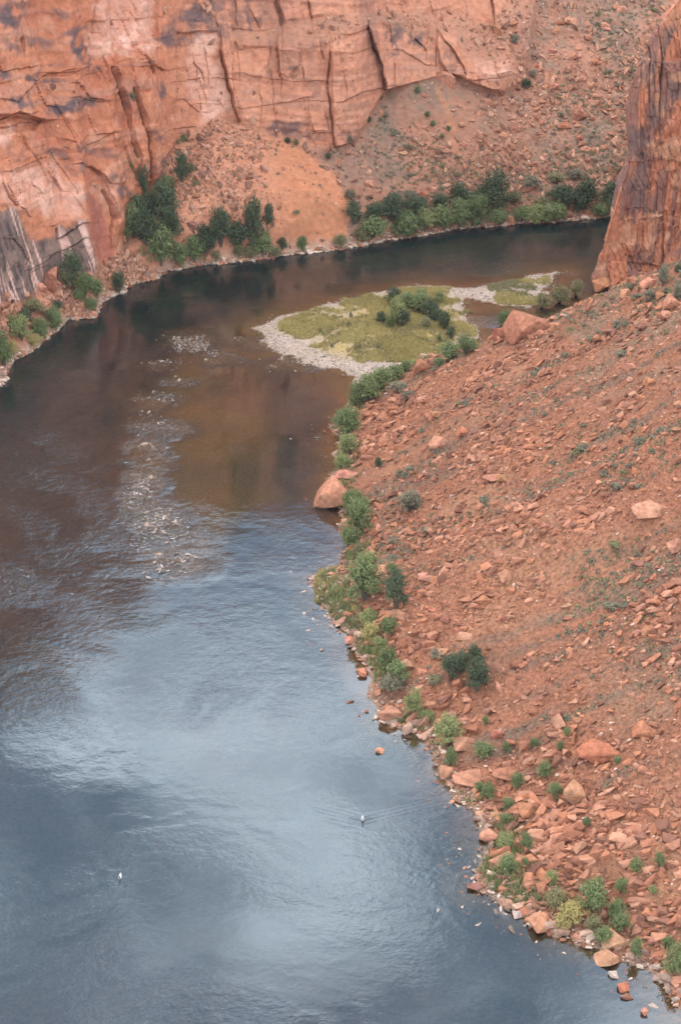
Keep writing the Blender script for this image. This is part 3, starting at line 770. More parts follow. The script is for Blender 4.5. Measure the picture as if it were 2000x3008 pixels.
# ------------------------------------------------------------------ rock fin on the right
fin_base = [surf(*q)[0] for q in ((1742, 832), (1800, 812), (1850, 797), (1905, 800), (1952, 812))]
c0 = fin_base[0]
print('fin corner', c0, [tuple(np.round(b_, 1)) for b_ in fin_base])
EDGE = [(1732, 870), (1742, 832), (1768, 730), (1794, 640), (1815, 565), (1843, 487), (1840, 374), (1836, 306), (1850, 255), (1900, 140), (1942, 60), (2010, -20), (2080, -90)]
ed_z, ed_x = [], []
for ex_, ey_ in EDGE:
    dx, dy, dz = pix_dir(ex_, ey_); t = c0[1] / dy
    ed_z.append(H + dz * t); ed_x.append(dx * t)
ed_z = np.array(ed_z); ed_x = np.array(ed_x)
front = [(c0[0], c0[1])] + [(b_[0], b_[1]) for b_ in fin_base[1:]]
lx, ly = front[-1]
front = [(c0[0], c0[1]), (c0[0] + 5, c0[1] - 0.8), (c0[0] + 10, c0[1] - 0.6), (c0[0] + 13, c0[1] - 1.8), (c0[0] + 13.6, c0[1] - 4.6)]
lx, ly = front[-1]
loop = front + [(lx + 5, ly - 6.0), (lx + 12, ly - 7.5), (lx + 26, ly - 13), (lx + 60, ly - 18), (lx + 62, ly + 40), (lx + 10, ly + 38), (c0[0] + 14, c0[1] + 26), (c0[0] + 4, c0[1] + 10)]
loop = np.array(loop + [loop[0]])
seglen = np.hypot(*np.diff(loop, axis=0).T); cum = np.concatenate([[0], np.cumsum(seglen)])
n_front = cum[len(front) + 2]
us = np.concatenate([np.linspace(0, n_front, 300, endpoint=False), np.linspace(n_front, cum[-1], 160, endpoint=False)])
LX, LY = np.interp(us, cum, loop[:, 0]), np.interp(us, cum, loop[:, 1])
tx, ty = np.roll(LX, -1) - np.roll(LX, 1), np.roll(LY, -1) - np.roll(LY, 1)
k = np.hypot(tx, ty); ox, oy = ty / k, -tx / k
z_lo, z_hi = -4.0, ed_z[-1]
zs = np.linspace(z_lo, z_hi, 300)
UU, ZZ = np.meshgrid(us, zs)
sh = np.interp(ZZ, ed_z, ed_x) - c0[0]
wl = np.interp(us, [0, 12, 30, n_front + 20, cum[-1] - 30, cum[-1]], [1, 0.8, 0.35, 0.0, 0.8, 1])[None]
UE = UU
UU = UE + sh * wl * 0.85
w_id, w_j, w_jl = blocks(UU, ZZ + 0.5 * noise2(UU / 6, ZZ / 12, 40), 3.0, 13.0, 21, 0.12)
w_id2, w_j2, w_jl2 = blocks(UU, ZZ + 0.4 * noise2(UU / 2, ZZ / 3, 41), 1.15, 3.4, 22, 0.25)
fd = 1.5 * (w_id - 0.5) + 0.45 * (w_id2 - 0.5) + 0.8 * fbm2(UU / 7, ZZ / 18, 3, seed=42) + 0.35 * fbm2(UU / 1.2, ZZ / 2.0, 3, seed=43)
fd -= 0.9 * sstep(0.25, 0.0, w_j) * sstep(-0.2, 0.3, noise2(UU / 5, ZZ / 9, 47)) + 0.25 * sstep(0.18, 0.0, w_j2)
fd *= np.clip(np.minimum(us, cum[-1] - us) / 3.0, 0.4, 1)[None]
fd += 2.6 * sstep(c0[2] + 9, c0[2] - 2, ZZ + 2.5 * noise2(UU / 3, ZZ / 4, 48)) * (np.clip(us / 6.0, 0.1, 1) * (us < n_front + 30))[None]
inset = -0.10 * np.clip(ZZ - 15, 0, 60) * (1 - wl) * 0.8
FNX = LX[None] + sh * wl + ox[None] * (fd + inset); FNY = LY[None] + oy[None] * (fd + inset)
FNZ = ZZ + 0 * UU
n_a = fbm2(UU / 6, ZZ / 9, 4, seed=44); n_b = fbm2(UU / 1.6, ZZ / 3.2, 4, seed=45); n_s = fbm2(UU / 1.1, ZZ / 16, 4, seed=46)
c = np.zeros(UU.shape + (3,)) + np.array([0.43, 0.190, 0.112])
c = cmixn(c, [0.43, 0.215, 0.135], sstep(0.0, 0.7, n_b))
c = cmixn(c, [0.215, 0.118, 0.100], 0.85 * sstep(-0.05, 0.25, n_s + 0.45 * n_a + 0.5 * (w_id - 0.5) + 0.25 * n_b))
c = cmixn(c, [0.135, 0.105, 0.105], 0.6 * sstep(0.3, 0.6, n_a + 0.4 * n_b))
c = cmixn(c, [0.47, 0.26, 0.165], 0.85 * sstep(0.25, 0.65, n_b - 0.4 * n_a))
c = cmixn(c, [0.52, 0.30, 0.20], 0.8 * sstep(0.35, 0.0, w_jl) * sstep(0.0, 0.4, n_b))
FVv = np.stack([FNX, FNY, FNZ], -1).reshape(-1, 3)
me = make_mesh('rock_fin', FVv, grid_faces(len(zs), len(us), True), c.reshape(-1, 3))
link('rock_fin', me, M_CLIFF, kind='structure')
FRONT_TOP = None

# ------------------------------------------------------------------ rocks
def rock_proto(seed, flat, npts=14, smooth_it=0):
    rg = np.random.default_rng(seed)
    p = rg.normal(size=(npts, 3)); p /= np.linalg.norm(p, axis=1)[:, None]
    p = np.sign(p) * np.abs(p) ** 0.72
    p *= np.array([1.0, rg.uniform(0.6, 0.85), flat * rg.uniform(0.8, 1.2)]) * rg.uniform(0.8, 1.1, (npts, 1))
    bm = bmesh.new()
    for q in p: bm.verts.new(q)
    bmesh.ops.convex_hull(bm, input=bm.verts)
    for v_ in [v_ for v_ in bm.verts if not v_.link_faces]: bm.verts.remove(v_)
    bmesh.ops.triangulate(bm, faces=bm.faces)
    bm.verts.index_update()
    V_ = np.array([v_.co[:] for v_ in bm.verts]); F_ = np.array([[v_.index for v_ in f_.verts] for f_ in bm.faces])
    bm.free()
    return V_, F_
PEBBLE = [rock_proto(80 + i, 0.6, 6) for i in range(6)]
SMALL = [rock_proto(100 + i, f, 9) for i, f in enumerate([0.5, 0.4, 0.6, 0.35, 0.7, 0.45, 0.55, 0.3, 0.65, 0.5, 0.4, 0.75])]
def boulder_mesh(seed, flat):
    """angular block with bevelled, slightly chipped edges"""
    V_, F_ = rock_proto(seed, flat, 13)
    bm = bmesh.new()
    vs = [bm.verts.new(v_) for v_ in V_]
    for f_ in F_: bm.faces.new([vs[i] for i in f_])
    bmesh.ops.dissolve_limit(bm, angle_limit=math.radians(16), verts=bm.verts, edges=bm.edges)
    bmesh.ops.bevel(bm, geom=list(bm.edges), offset=0.055, segments=2, profile=0.6, affect='EDGES')
    bmesh.ops.triangulate(bm, faces=bm.faces)
    bmesh.ops.subdivide_edges(bm, edges=[e for e in bm.edges if e.calc_length() > 0.35], cuts=1, use_grid_fill=True)
    bmesh.ops.triangulate(bm, faces=bm.faces)
    co = np.array([v_.co[:] for v_ in bm.verts])
    n_ = 0.05 * fbm3(co[:, 0] * 2 + seed, co[:, 1] * 2, co[:, 2] * 2, 3)
    for v_, a in zip(bm.verts, n_): v_.co = v_.co * (1 + a)
    me_ = bpy.data.meshes.new('boulder'); bm.to_mesh(me_); bm.free()
    me_.materials.append(M_BOULDER)
    return me_
BOULDERS = [boulder_mesh(300 + i, f) for i, f in enumerate([0.55, 0.7, 0.45, 0.8, 0.6, 0.35, 0.5, 0.75, 0.4, 0.65])]

def scatter_mesh(P, S, ROT, COLS, protos, pick):
    """join many small pieces: P (n,3) place, S (n,3) size, ROT (n,3,3)"""
    Vs, Fs, Cs, base = [], [], [], 0
    for k_, (pv, pf) in enumerate(protos):
        ix = np.nonzero(pick == k_)[0]
        if len(ix) == 0: continue
        v_ = pv[None] * S[ix][:, None, :]
        v_ = np.einsum('nij,nkj->nki', ROT[ix], v_) + P[ix][:, None, :]
        n_, m_ = len(ix), len(pv)
        Vs.append(v_.reshape(-1, 3)); Cs.append(np.repeat(COLS[ix], m_, 0))
        Fs.append((pf[None] + (base + np.arange(n_) * m_)[:, None, None]).reshape(-1, 3)); base += n_ * m_
    return np.concatenate(Vs), np.concatenate(Fs), np.concatenate(Cs)
def frames(nrm, dirv, jitter, rg):
    """rotation matrices with z near nrm and x near dirv"""
    z = nrm + rg.normal(size=nrm.shape) * jitter; z /= np.linalg.norm(z, axis=1)[:, None]
    x = dirv + rg.normal(size=dirv.shape) * jitter * 1.6
    x -= (x * z).sum(1)[:, None] * z; x /= np.linalg.norm(x, axis=1)[:, None] + 1e-9
    y = np.cross(z, x)
    return np.stack([x, y, z], -1)
ROCK_PAL = np.array([[0.34, 0.155, 0.095], [0.39, 0.195, 0.125], [0.27, 0.122, 0.076], [0.42, 0.228, 0.152], [0.32, 0.165, 0.112], [0.21, 0.103, 0.072], [0.37, 0.168, 0.098]])
def rock_cols(n, rg, pale=0.04, size=None):
    c_ = ROCK_PAL[rg.integers(0, len(ROCK_PAL), n)] * rg.uniform(0.78, 1.15, (n, 1))
    k_ = rg.random(n) < pale
    if size is not None: k_ &= size < 0.3
    c_[k_] = np.array([0.54, 0.43, 0.36]) * rg.uniform(0.85, 1.1, (k_.sum(), 1))
    return c_
def terrain_normal(x, y):
    e = 0.8
    z0 = terrain(x, y)[0]; zx = terrain(x + e, y)[0]; zy = terrain(x, y + e)[0]
    n_ = np.stack([-(zx - z0) / e, -(zy - z0) / e, np.ones_like(x)], -1)
    return n_ / np.linalg.norm(n_, axis=1)[:, None], z0

rg = np.random.default_rng(11)
# right slope: candidates uniform on the ground inside a frustum a bit wider than the picture
n = 260000
cy_ = rg.uniform(70, 300, n); cx_ = rg.uniform(-5, 115, n)
z_, d_, db_, _, _, px_, py_ = terrain(cx_, cy_)
px_, py_ = to_pix(cx_, cy_, z_)
dens = 0.50 + 0.55 * fbm2(cx_ / 12, cy_ / 12, 4, seed=130) + 0.45 * fbm2(cy_ / 2.2 + 0.05 * cx_, cx_ / 16, 3, seed=131)
dens = dens + 0.38 * sstep(2100, 2500, py_) * sstep(34, 4, d_) + 0.3 * sstep(9, 2, d_)
ok = (d_ > 0.2) & (px_ > -150) & (px_ < 2200) & (py_ > 700) & (py_ < 3150) & (rg.random(n) < np.clip(dens, 0.05, 1))
ok &= ~((d_ < 14) & (db_ > -6) & (rg.random(n) < 0.6))
cx_, cy_, d_, py_ = cx_[ok], cy_[ok], d_[ok], py_[ok]
if len(cx_) > 82000: cx_, cy_, d_, py_ = cx_[:82000], cy_[:82000], d_[:82000], py_[:82000]
n = len(cx_)
nrm, z_ = terrain_normal(cx_, cy_)
sz = 0.16 * (1 - rg.random(n)) ** -0.60
sz = np.clip(0.57 * sz, 0.09, 0.60) * (0.75 + 0.65 * sstep(-0.4, 0.6, fbm2(cx_ / 7, cy_ / 7, 3, seed=132))) * (1 + 0.22 * sstep(25, 3, d_) * sstep(190, 150, cy_))
downs = np.stack([np.ones(n), -0.15 * np.ones(n), 0.6 * np.ones(n)], -1)
R3 = frames(nrm, downs, 0.30, rg)
S3 = np.stack([sz * rg.uniform(0.9, 1.45, n), sz * rg.uniform(0.75, 1.15, n), sz * rg.uniform(0.8, 1.35, n)], -1)
Pp = np.stack([cx_, cy_, z_ + 0.24 * sz], -1)
cc = rock_cols(n, rg, 0.035, sz) * 0.93
strandz = sstep(1.3, 0.2, d_ + rg.normal(size=n) * 0.5)
cc = lerp(cc, np.array([[0.36, 0.28, 0.23]]) * rg.uniform(0.5, 1.25, (n, 1)), strandz[:, None] * 0.8)
v, f, c = scatter_mesh(Pp, S3, R3, cc, SMALL, rg.integers(0, len(SMALL), n))
link('loose_rock', make_mesh('loose_rock', v, f, c), M_ROCK, kind='stuff', label='loose red sandstone rubble strewn over the slope beside the river', cat='rubble')
print('slope rocks', n, len(f))

# far talus rubble
n = 120000
ii = rg.integers(2, NROW - 1, n); jj = rg.integers(50, len(fa) - 42, n)
pz = Pf[ii, jj]
w = TALUS[ii, jj] * 0.9 + 0.03
pxf, pyf = FPX[ii, jj], FPY[ii, jj]
dn = 0.22 + 0.50 * fbm2(pz[:, 0] / 11, pz[:, 1] / 11, 4, seed=140) + 0.12 * (pxf > 1400)
sm = sstep(730, 800, pxf - 0.1 * pyf + 30) * (in_poly(pxf, pyf, CONE))
dn = dn * (1 - 0.93 * sm) + 0.15 * ((pxf > 560) & (pxf < 760) & (pyf > 380) & (pyf < 640))
heap = in_poly(pxf, pyf, [(300, 800), (345, 735), (400, 760), (470, 805), (380, 850), (330, 850)]) | in_poly(pxf, pyf, [(190, 930), (170, 880), (120, 900), (180, 820), (230, 860), (270, 930)]) | in_poly(pxf, pyf, [(-50, 900), (40, 890), (80, 930), (20, 1000), (-50, 1000)])
dn = dn + 0.8 * heap
ok = (rg.random(n) < np.clip(dn, 0.02, 1) * w) & (pz[:, 2] > 0.1)
ii, jj, pz, heap = ii[ok][:26000], jj[ok][:26000], pz[ok][:26000], heap[ok][:26000]
n = len(ii)
e1 = Pf[np.minimum(ii + 2, NROW - 1), jj] - Pf[ii - 2, jj]; e2 = Pf[ii, np.minimum(jj + 2, len(fa) - 1)] - Pf[ii, jj - 2]
nm = np.cross(e2, e1); nm /= np.linalg.norm(nm, axis=1)[:, None] + 1e-9
nm[nm[:, 2] < 0] *= -1
sz = np.clip(0.15 * (1 - rg.random(n)) ** -0.55, 0.15, 1.0); sz = np.where(heap, np.clip(sz * 1.4, 0.4, 0.9), sz)
R3 = frames(nm, e1 / (np.linalg.norm(e1, axis=1)[:, None] + 1e-9), 0.35, rg)
S3 = np.stack([sz * rg.uniform(0.9, 1.5, n), sz * rg.uniform(0.7, 1.2, n), sz * rg.uniform(0.8, 1.3, n)], -1)
cc = rock_cols(n, rg, 0.05, sz) * np.array([[0.97, 1.08, 1.14]])
v, f, c = scatter_mesh(pz + nm * sz[:, None] * 0.1, S3, R3, cc, SMALL, rg.integers(0, len(SMALL), n))
link('talus_rubble', make_mesh('talus_rubble', v, f, c), M_ROCK, kind='stuff', label='pinkish sandstone rubble lying on the talus across the river', cat='rubble')

# bleached stones along the far water line, and gravel of the bar and riffle
n = 2600
jj = rg.integers(50, len(fa) - 42, n)
rsh = r0[jj] + np.abs(rg.normal(size=n)) * 1.1 - 0.3
pz = np.stack([rsh * np.sin(fa[jj]), rsh * np.cos(fa[jj]), 0.12 + 0.55 * np.maximum(rsh - r0[jj], 0)], -1)
sz = np.clip(0.2 * (1 - rg.random(n)) ** -0.45, 0.18, 0.9)
up3 = np.tile([0, 0, 1.0], (n, 1))
R3 = frames(up3, rg.normal(size=(n, 3)), 0.2, rg)
S3 = np.stack([sz * 1.3, sz, sz * 0.9], -1)
cc = np.array([[0.46, 0.37, 0.30]]) * rg.uniform(0.45, 1.2, (n, 1)); k_ = rg.random(n) < 0.35; cc[k_] = rock_cols(k_.sum(), rg)
v, f, c = scatter_mesh(pz, S3, R3, cc, SMALL, rg.integers(0, len(SMALL), n))
link('shore_stones', make_mesh('shore_stones', v, f, c), M_ROCK, kind='stuff', label='bleached stones lining the far water edge', cat='stones')
n = 330000
EMERG = [(560, 1012, 62, 27, 1.0), (640, 1040, 60, 14, 0.35), (480, 1062, 60, 14, 0.5), (470, 1168, 60, 22, 0.45), (460, 1252, 75, 16, 0.5), (440, 1210, 60, 14, 0.25), (430, 1330, 50, 30, 0.3), (415, 1440, 44, 46, 0.9), (468, 1528, 70, 36, 1.0), (500, 1575, 70, 30, 0.5),
         (510, 1650, 90, 40, 0.55), (480, 1700, 60, 30, 0.3), (720, 1000, 50, 12, 0.3), (860, 1062, 70, 16, 0.4)]
ax_ = rg.uniform(-75, 70, n); ay_ = rg.uniform(150, 320, n)
z_, d_, db_, shf, rif, px_, py_ = terrain(ax_, ay_)
dgp = sdist(ax_, ay_, GRASS)
pb = np.where((db_ > -1.2) & (d_ < 1), np.where(dgp < -0.5, 0.75, 0.05), 0) + np.where((z_ > -0.16) & (d_ < 0) & (db_ < 0), 0.7, 0.0) + 0.12 * (rif > 0.25) * (d_ < 0)
em = np.zeros(n)
for ex_, ey_, erx, ery, es in EMERG:
    em = np.maximum(em, es * sstep(1.15, 0.55, np.sqrt(((px_ - ex_) / erx) ** 2 + ((py_ - ey_) / ery) ** 2) + 0.35 * fbm2(ax_ / 2.0, ay_ / 2.0, 3, seed=190)))
em = np.where((d_ < 0) & (db_ < -1), em, 0)
pb = np.where((d_ < 0) & (db_ < -1), 0.10 * (rif > 0.3), pb) + em
up_c = rg.random(n) < em
ok = (rg.random(n) < pb)
up_c = up_c[ok][:42000]
ax_, ay_, z_, db_ = ax_[ok][:42000], ay_[ok][:42000], z_[ok][:42000], db_[ok][:42000]
n = len(ax_)
sz = np.clip(0.075 * (1 - rg.random(n)) ** -0.42, 0.07, 0.26)
R3 = frames(np.tile([0, 0, 1.0], (n, 1)), rg.normal(size=(n, 3)), 0.2, rg)
cc = np.array([[0.40, 0.345, 0.305]]) * rg.uniform(0.4, 1.25, (n, 1))
cc[db_ < -0.5] *= 0.8
sz = np.where(up_c, sz * 1.35, sz)
v, f, c = scatter_mesh(np.stack([ax_, ay_, np.where(up_c, np.maximum(z_, 0.25 * sz), np.maximum(z_, -0.12) + 0.3 * sz)], -1), np.stack([sz * 1.3, sz, sz * 0.9], -1), R3, cc, PEBBLE, rg.integers(0, len(PEBBLE), n))
link('river_cobbles', make_mesh('river_cobbles', v, f, c), M_ROCK, kind='stuff', label='pale grey cobbles on the gravel bar and the riffle', cat='cobbles')
print('cobbles', n)

# right shore stones, pale, partly in the water
n = 2600
t = rg.uniform(3, 40, n); i0 = t.astype(int); fr_ = t - i0
RSa = np.array(RS)
bx_ = lerp(RSa[i0, 0], RSa[i0 + 1, 0], fr_) + rg.normal(size=n) * 0.9; by_ = lerp(RSa[i0, 1], RSa[i0 + 1, 1], fr_) + rg.normal(size=n) * 0.9
off_ = rg.random(n) < 0.10
bx_ = np.where(off_, bx_ - np.abs(rg.normal(size=n)) * 2.2, bx_); by_ = np.where(off_, by_ - np.abs(rg.normal(size=n)) * 1.2, by_)
spit = 420
bx_[:spit], by_[:spit] = pix_plane(rg.uniform(880, 1010, spit), rg.uniform(1660, 1920, spit))
z_ = terrain(bx_, by_)[0]
sz = np.clip(0.10 * (1 - rg.random(n)) ** -0.5, 0.09, 0.45)
z_ = np.where(off_, np.maximum(z_, -0.35 * sz - 0.02), z_)
ok = z_ > -0.5 * sz - 0.15
bx_, by_, z_, sz = bx_[ok], by_[ok], z_[ok], sz[ok]; n = len(bx_)
R3 = frames(np.tile([0, 0, 1.0], (n, 1)), rg.normal(size=(n, 3)), 0.25, rg)
cc = np.array([[0.40, 0.325, 0.27]]) * rg.uniform(0.3, 1.3, (n, 1)); k_ = rg.random(n) < 0.4; cc[k_] = rock_cols(k_.sum(), rg) * 0.85
v, f, c = scatter_mesh(np.stack([bx_, by_, z_ + 0.25 * sz], -1), np.stack([sz * 1.4, sz, sz * 0.9], -1), R3, cc, SMALL, rg.integers(0, len(SMALL), n))
link('waterline_stones', make_mesh('waterline_stones', v, f, c), M_ROCK, kind='stuff', label='bleached stones along the foot of the near slope', cat='stones')

# boulders, one object each
RED, PINK, TAN, DARK = (0.33, 0.148, 0.090), (0.40, 0.205, 0.138), (0.38, 0.195, 0.128), (0.23, 0.115, 0.082)
WHITE = (0.44, 0.37, 0.32)
def boulder(px, py, w_, h_, col_, label, group=None, rz=None, flat=None, sink=0.25, name='boulder', mesh=None):
    p, kind = surf(px, py)
    k_ = depth_of(*p) / F
    width = w_ * k_; hgt = h_ * k_
    me_ = mesh or BOULDERS[random.randrange(len(BOULDERS))]
    o = link(name, me_, None, label=label, cat='boulder', group=group)
    bb = np.array([v_.co[:] for v_ in me_.vertices]); ext = bb.max(0) - bb.min(0)
    zs_ = hgt / math.cos(math.radians(28)) * (flat or 0.8)
    o.scale = (width / ext[0], width * random.uniform(0.6, 0.9) / ext[1], max(zs_, 0.3 * width) / ext[2])
    o.rotation_euler = (random.uniform(-0.15, 0.15), random.uniform(-0.2, 0.2), rz if rz is not None else random.uniform(-0.5, 0.5))
    o.location = (p[0], p[1] + 0.25 * width, p[2] + (0.5 - sink) * max(zs_, 0.3 * width))
    o.color = (*[c_ * random.uniform(0.92, 1.08) for c_ in col_], 1)
    return o
NOTABLE = [
    (985, 1494, 138, 112, PINK, 'big pyramid-shaped red boulder jutting into the river at the waterline', BOULDERS[3]),
    (1012, 1408, 70, 36, PINK, 'low flat boulder lying just behind the pyramid-shaped boulder at the waterline', None),
    (1548, 985, 140, 85, RED, 'long tilted red block on the edge of the slope above the gravel bar', None),
    (1468, 1000, 50, 55, RED, 'rounded block leaning against the long tilted block above the gravel bar', None),
    (1240, 1090, 62, 45, RED, 'split round red boulder among the shrubs next to the gravel bar', None),
    (1765, 858, 100, 62, RED, 'big red block fallen at the foot of the rock fin', None),
    (1820, 830, 70, 40, RED, 'second fallen block against the foot of the rock fin', None),
    (1790, 852, 60, 40, RED, 'squarish red block between the two big fallen blocks below the fin', None),
    (1858, 838, 62, 44, RED, 'red rubble block piled against the middle of the fin foot', None),
    (1905, 846, 48, 40, TAN, 'tan block lodged under the cracked middle of the fin', None),
    (1938, 884, 56, 46, RED, 'leaning red block beside the grey bush at the fin foot', None),
    (1975, 905, 60, 50, TAN, 'broad tan block below the outermost buttress of the fin', None),
    (1835, 876, 44, 30, PINK, 'low pink block fallen away from the fin foot', None),
    (1146, 2125, 66, 62, PINK, 'pale pink boulder with a bleached base at the waterline below two dark green shrubs', None),
    (1362, 2205, 80, 55, TAN, 'flat-topped tan slab between two green shrubs above the waterline', None),
    (1375, 2310, 95, 62, TAN, 'broad tan boulder pair at the waterline with wet dark base', None),
    (1305, 2285, 45, 48, PINK, 'small wet-footed boulder standing at the water next to the broad tan boulder', None),
    (1482, 2292, 76, 50, RED, 'tilted reddish block uphill of the broad tan boulder', None),
    (1690, 2360, 70, 95, TAN, 'tall upright boulder with a dark grey varnished face on the slope', None),
    (1760, 2245, 135, 80, RED, 'huge red slab half buried in the rubble slope', None),
    (1555, 2400, 80, 55, RED, 'elongated red slab lying aslant in the rubble', None),
    (1440, 2470, 65, 36, PINK, 'pink block at the water edge beside a patch of white stones', None),
    (1592, 2735, 78, 48, PINK, 'pink boulder with dark wet foot standing in the shallows', None),
    (1520, 2697, 36, 30, WHITE, 'whitish round boulder standing in the shallows', None),
    (1692, 2768, 44, 36, PINK, 'small pink boulder at the water edge with a dark wet foot', None),
    (1808, 2785, 85, 55, PINK, 'long pink boulder on the shore above a round one', None),
    (1785, 2835, 68, 46, PINK, 'round pink boulder overhanging dark water', None),
    (1830, 2918, 68, 34, RED, 'flat reddish boulder surrounded by water off the shore', None),
    (1840, 2940, 36, 18, DARK, 'dark wet stone beside the flat reddish boulder in the water', None),
    (1892, 2985, 40, 38, TAN, 'squat grey-tan boulder standing alone in the shallow water', None),
    (1800, 2875, 34, 22, WHITE, 'small whitish stone poking out of the shallow water', None),
    (1116, 2214, 28, 18, TAN, 'lone brown rock in midstream with swirling current around it', None),
    (1030, 1890, 42, 30, PINK, 'flat pink block at the water edge below the gravel spit', None),
    (1062, 1988, 36, 32, PINK, 'pinkish rock at the water edge below a grey-green bush', None),
    (1486, 1712, 52, 60, TAN, 'upright tan boulder in the middle of the slope', None),
    (1915, 1520, 100, 50, PINK, 'broad pale pink slab high on the slope', None),
    (1985, 1625, 60, 66, TAN, 'large block at the upper edge of the slope with a dark overhung side', None),
    (1290, 1320, 66, 50, PINK, 'pale tilted slab among rubble on the upper slope', None),
    (1900, 2165, 90, 40, RED, 'wide low block with a shadowed lower edge on the slope', None),
    (1640, 2595, 55, 45, PINK, 'rounded pink boulder above the yellow grass at the shore', None),
    (1770, 2700, 45, 45, TAN, 'pale boulder with a driftwood-white top beside the leafy shrub', None),
    (1395, 2615, 45, 30, DARK, 'cluster of dark wet stone at the tip of the shore', None),
    (150, 850, 72, 95, RED, 'massive red boulder leaning on the black-streaked cliff foot', None),
    (118, 858, 34, 34, PINK, 'pink block beneath the massive red boulder at the cliff foot', None),
    (115, 915, 66, 58, PINK, 'broad pink boulder below the streaked cliff', None),
    (76, 882, 26, 36, PINK, 'tilted pink block standing against the streaked cliff', None),
    (14, 890, 44, 55, RED, 'red block at the foot of the dark streaked cliff, behind rubble', None),
    (272, 936, 28, 32, PINK, 'square pink block standing in the river at the end of the rubble heap', None),
    (775, 552, 30, 30, PINK, 'pale pink block alone on the smooth orange sand cone', None),
    (758, 470, 36, 20, PINK, 'slab sliding on the edge of the smooth orange sand cone', None),
    (748, 508, 26, 22, PINK, 'smaller slab below the sliding one on the orange sand cone', None),
    (1455, 112, 38, 48, RED, 'square red block on the high talus across the river', None),
    (1300, 262, 70, 60, TAN, 'large knobbly pale boulder at the top of the far talus', None),
    (1470, 152, 24, 20, TAN, 'orange-sided block under the square red block on the high talus', None),
    (1700, 350, 52, 60, TAN, 'largest pale boulder on the grey far talus', None),
    (1735, 255, 40, 26, PINK, 'pink boulder high on the far talus', None),
    (1432, 572, 66, 38, TAN, 'pale domed boulder rising behind the biggest dark tree', None),
    (1500, 660, 28, 34, PINK, 'orange boulder at the far shore between shrubs', None),
    (1478, 664, 40, 12, TAN, 'flat boulder at the far water edge', None),
    (1750, 640, 50, 14, TAN, 'flat pale rocks on the far bank near the rock fin', None),
    (560, 720, 42, 40, DARK, 'dark tilted slab between dark green trees on the far bank', None),
    (610, 770, 28, 36, PINK, 'pointed pink block at the far bank below the sand cone', None),
    (715, 765, 40, 14, TAN, 'flat tan ledge block at the far water edge below the sand cone', None),
]
for q in NOTABLE:
    boulder(*q[:6], mesh=q[6])
# more boulders scattered over both talus slopes
GROUPS = {'near': ('angular red sandstone boulder among the rubble of the near slope', 'boulders on the near slope'),
          'shore': ('sandstone boulder lying at the foot of the near slope by the water', 'boulders along the near shore'),
          'far': ('pinkish boulder on the talus across the river', 'boulders on the far talus'),
          'grey': ('pale boulder on the grey-green talus right of the cliff, across the river', 'boulders on the grey far talus')}
cnt = 0
while cnt < 125:
    px, py = random.uniform(1050, 2000), random.uniform(900, 2900)
    p = ray_terrain(px, py)
    if p is None or p[2] < 0.6: continue
    dd_ = float(terrain(np.array([p[0]]), np.array([p[1]]))[1][0])
    shore = dd_ < 9
    if shore and p[1] > 205: continue
    s = random.choice([14, 17, 20, 25, 31, 40]) * (1.15 if shore else 1.0)
    col_ = random.choice([RED, PINK, RED, TAN, DARK])
    cw = {RED: 'brick-red', PINK: 'pale pink', TAN: 'tan', DARK: 'dark brown'}[col_]
    sw = 'small' if s < 20 else ('large' if s > 30 else 'medium-sized')
    if shore: wh = 'near the water below the rubble slope'
    elif p[1] > 205: wh = 'on the slope between the rock fin and the gravel bar'
    elif p[1] > 165: wh = 'on the slope level with the pyramid-shaped waterline boulder'
    elif p[1] > 130: wh = 'on the slope around the dark green shrub row'
    else: wh = 'in the coarse rubble uphill of the waterside bushes'
    boulder(px, py, s * random.uniform(0.9, 1.4), s * 0.8, col_, f'{sw} {cw} boulder {wh}', f'{sw} {cw} boulders {wh}', rz=random.uniform(-0.9, 0.4))
    cnt += 1
cnt = 0
while cnt < 90:
    px, py = random.uniform(1080, 1830), random.uniform(20, 640)
    if ray_terrain(px, py) is not None and ray_terrain(px, py)[2] > 0.1: continue
    a, t = pix_polar(px, py); j = int(np.interp(a, fa, np.arange(len(fa)))); i = int(np.clip((t - tS[j]) / (tTop[j] - tS[j]), 0, 1) * (NROW - 1))
    if TALUS[i, j] < 0.6: continue
    s = random.choice([14, 17, 20, 26, 32])
    col_ = random.choice([PINK, TAN, RED])
    cw = {RED: 'reddish', PINK: 'pinkish', TAN: 'tan'}[col_]
    sw = 'small' if s < 18 else ('large' if s > 24 else 'medium-sized')
    wh = ('on grey far talus beside the fin' if px > 1640 else 'on the grey far talus beyond the outcrop') if px > 1380 else 'on the far talus under the cliff'
    if py > 440: wh += ' above the thicket'
    boulder(px, py, s * random.uniform(0.9, 1.4), s * 0.8, col_, f'{sw} {cw} boulder {wh}', f'{sw} {cw} boulders {wh}')
    cnt += 1

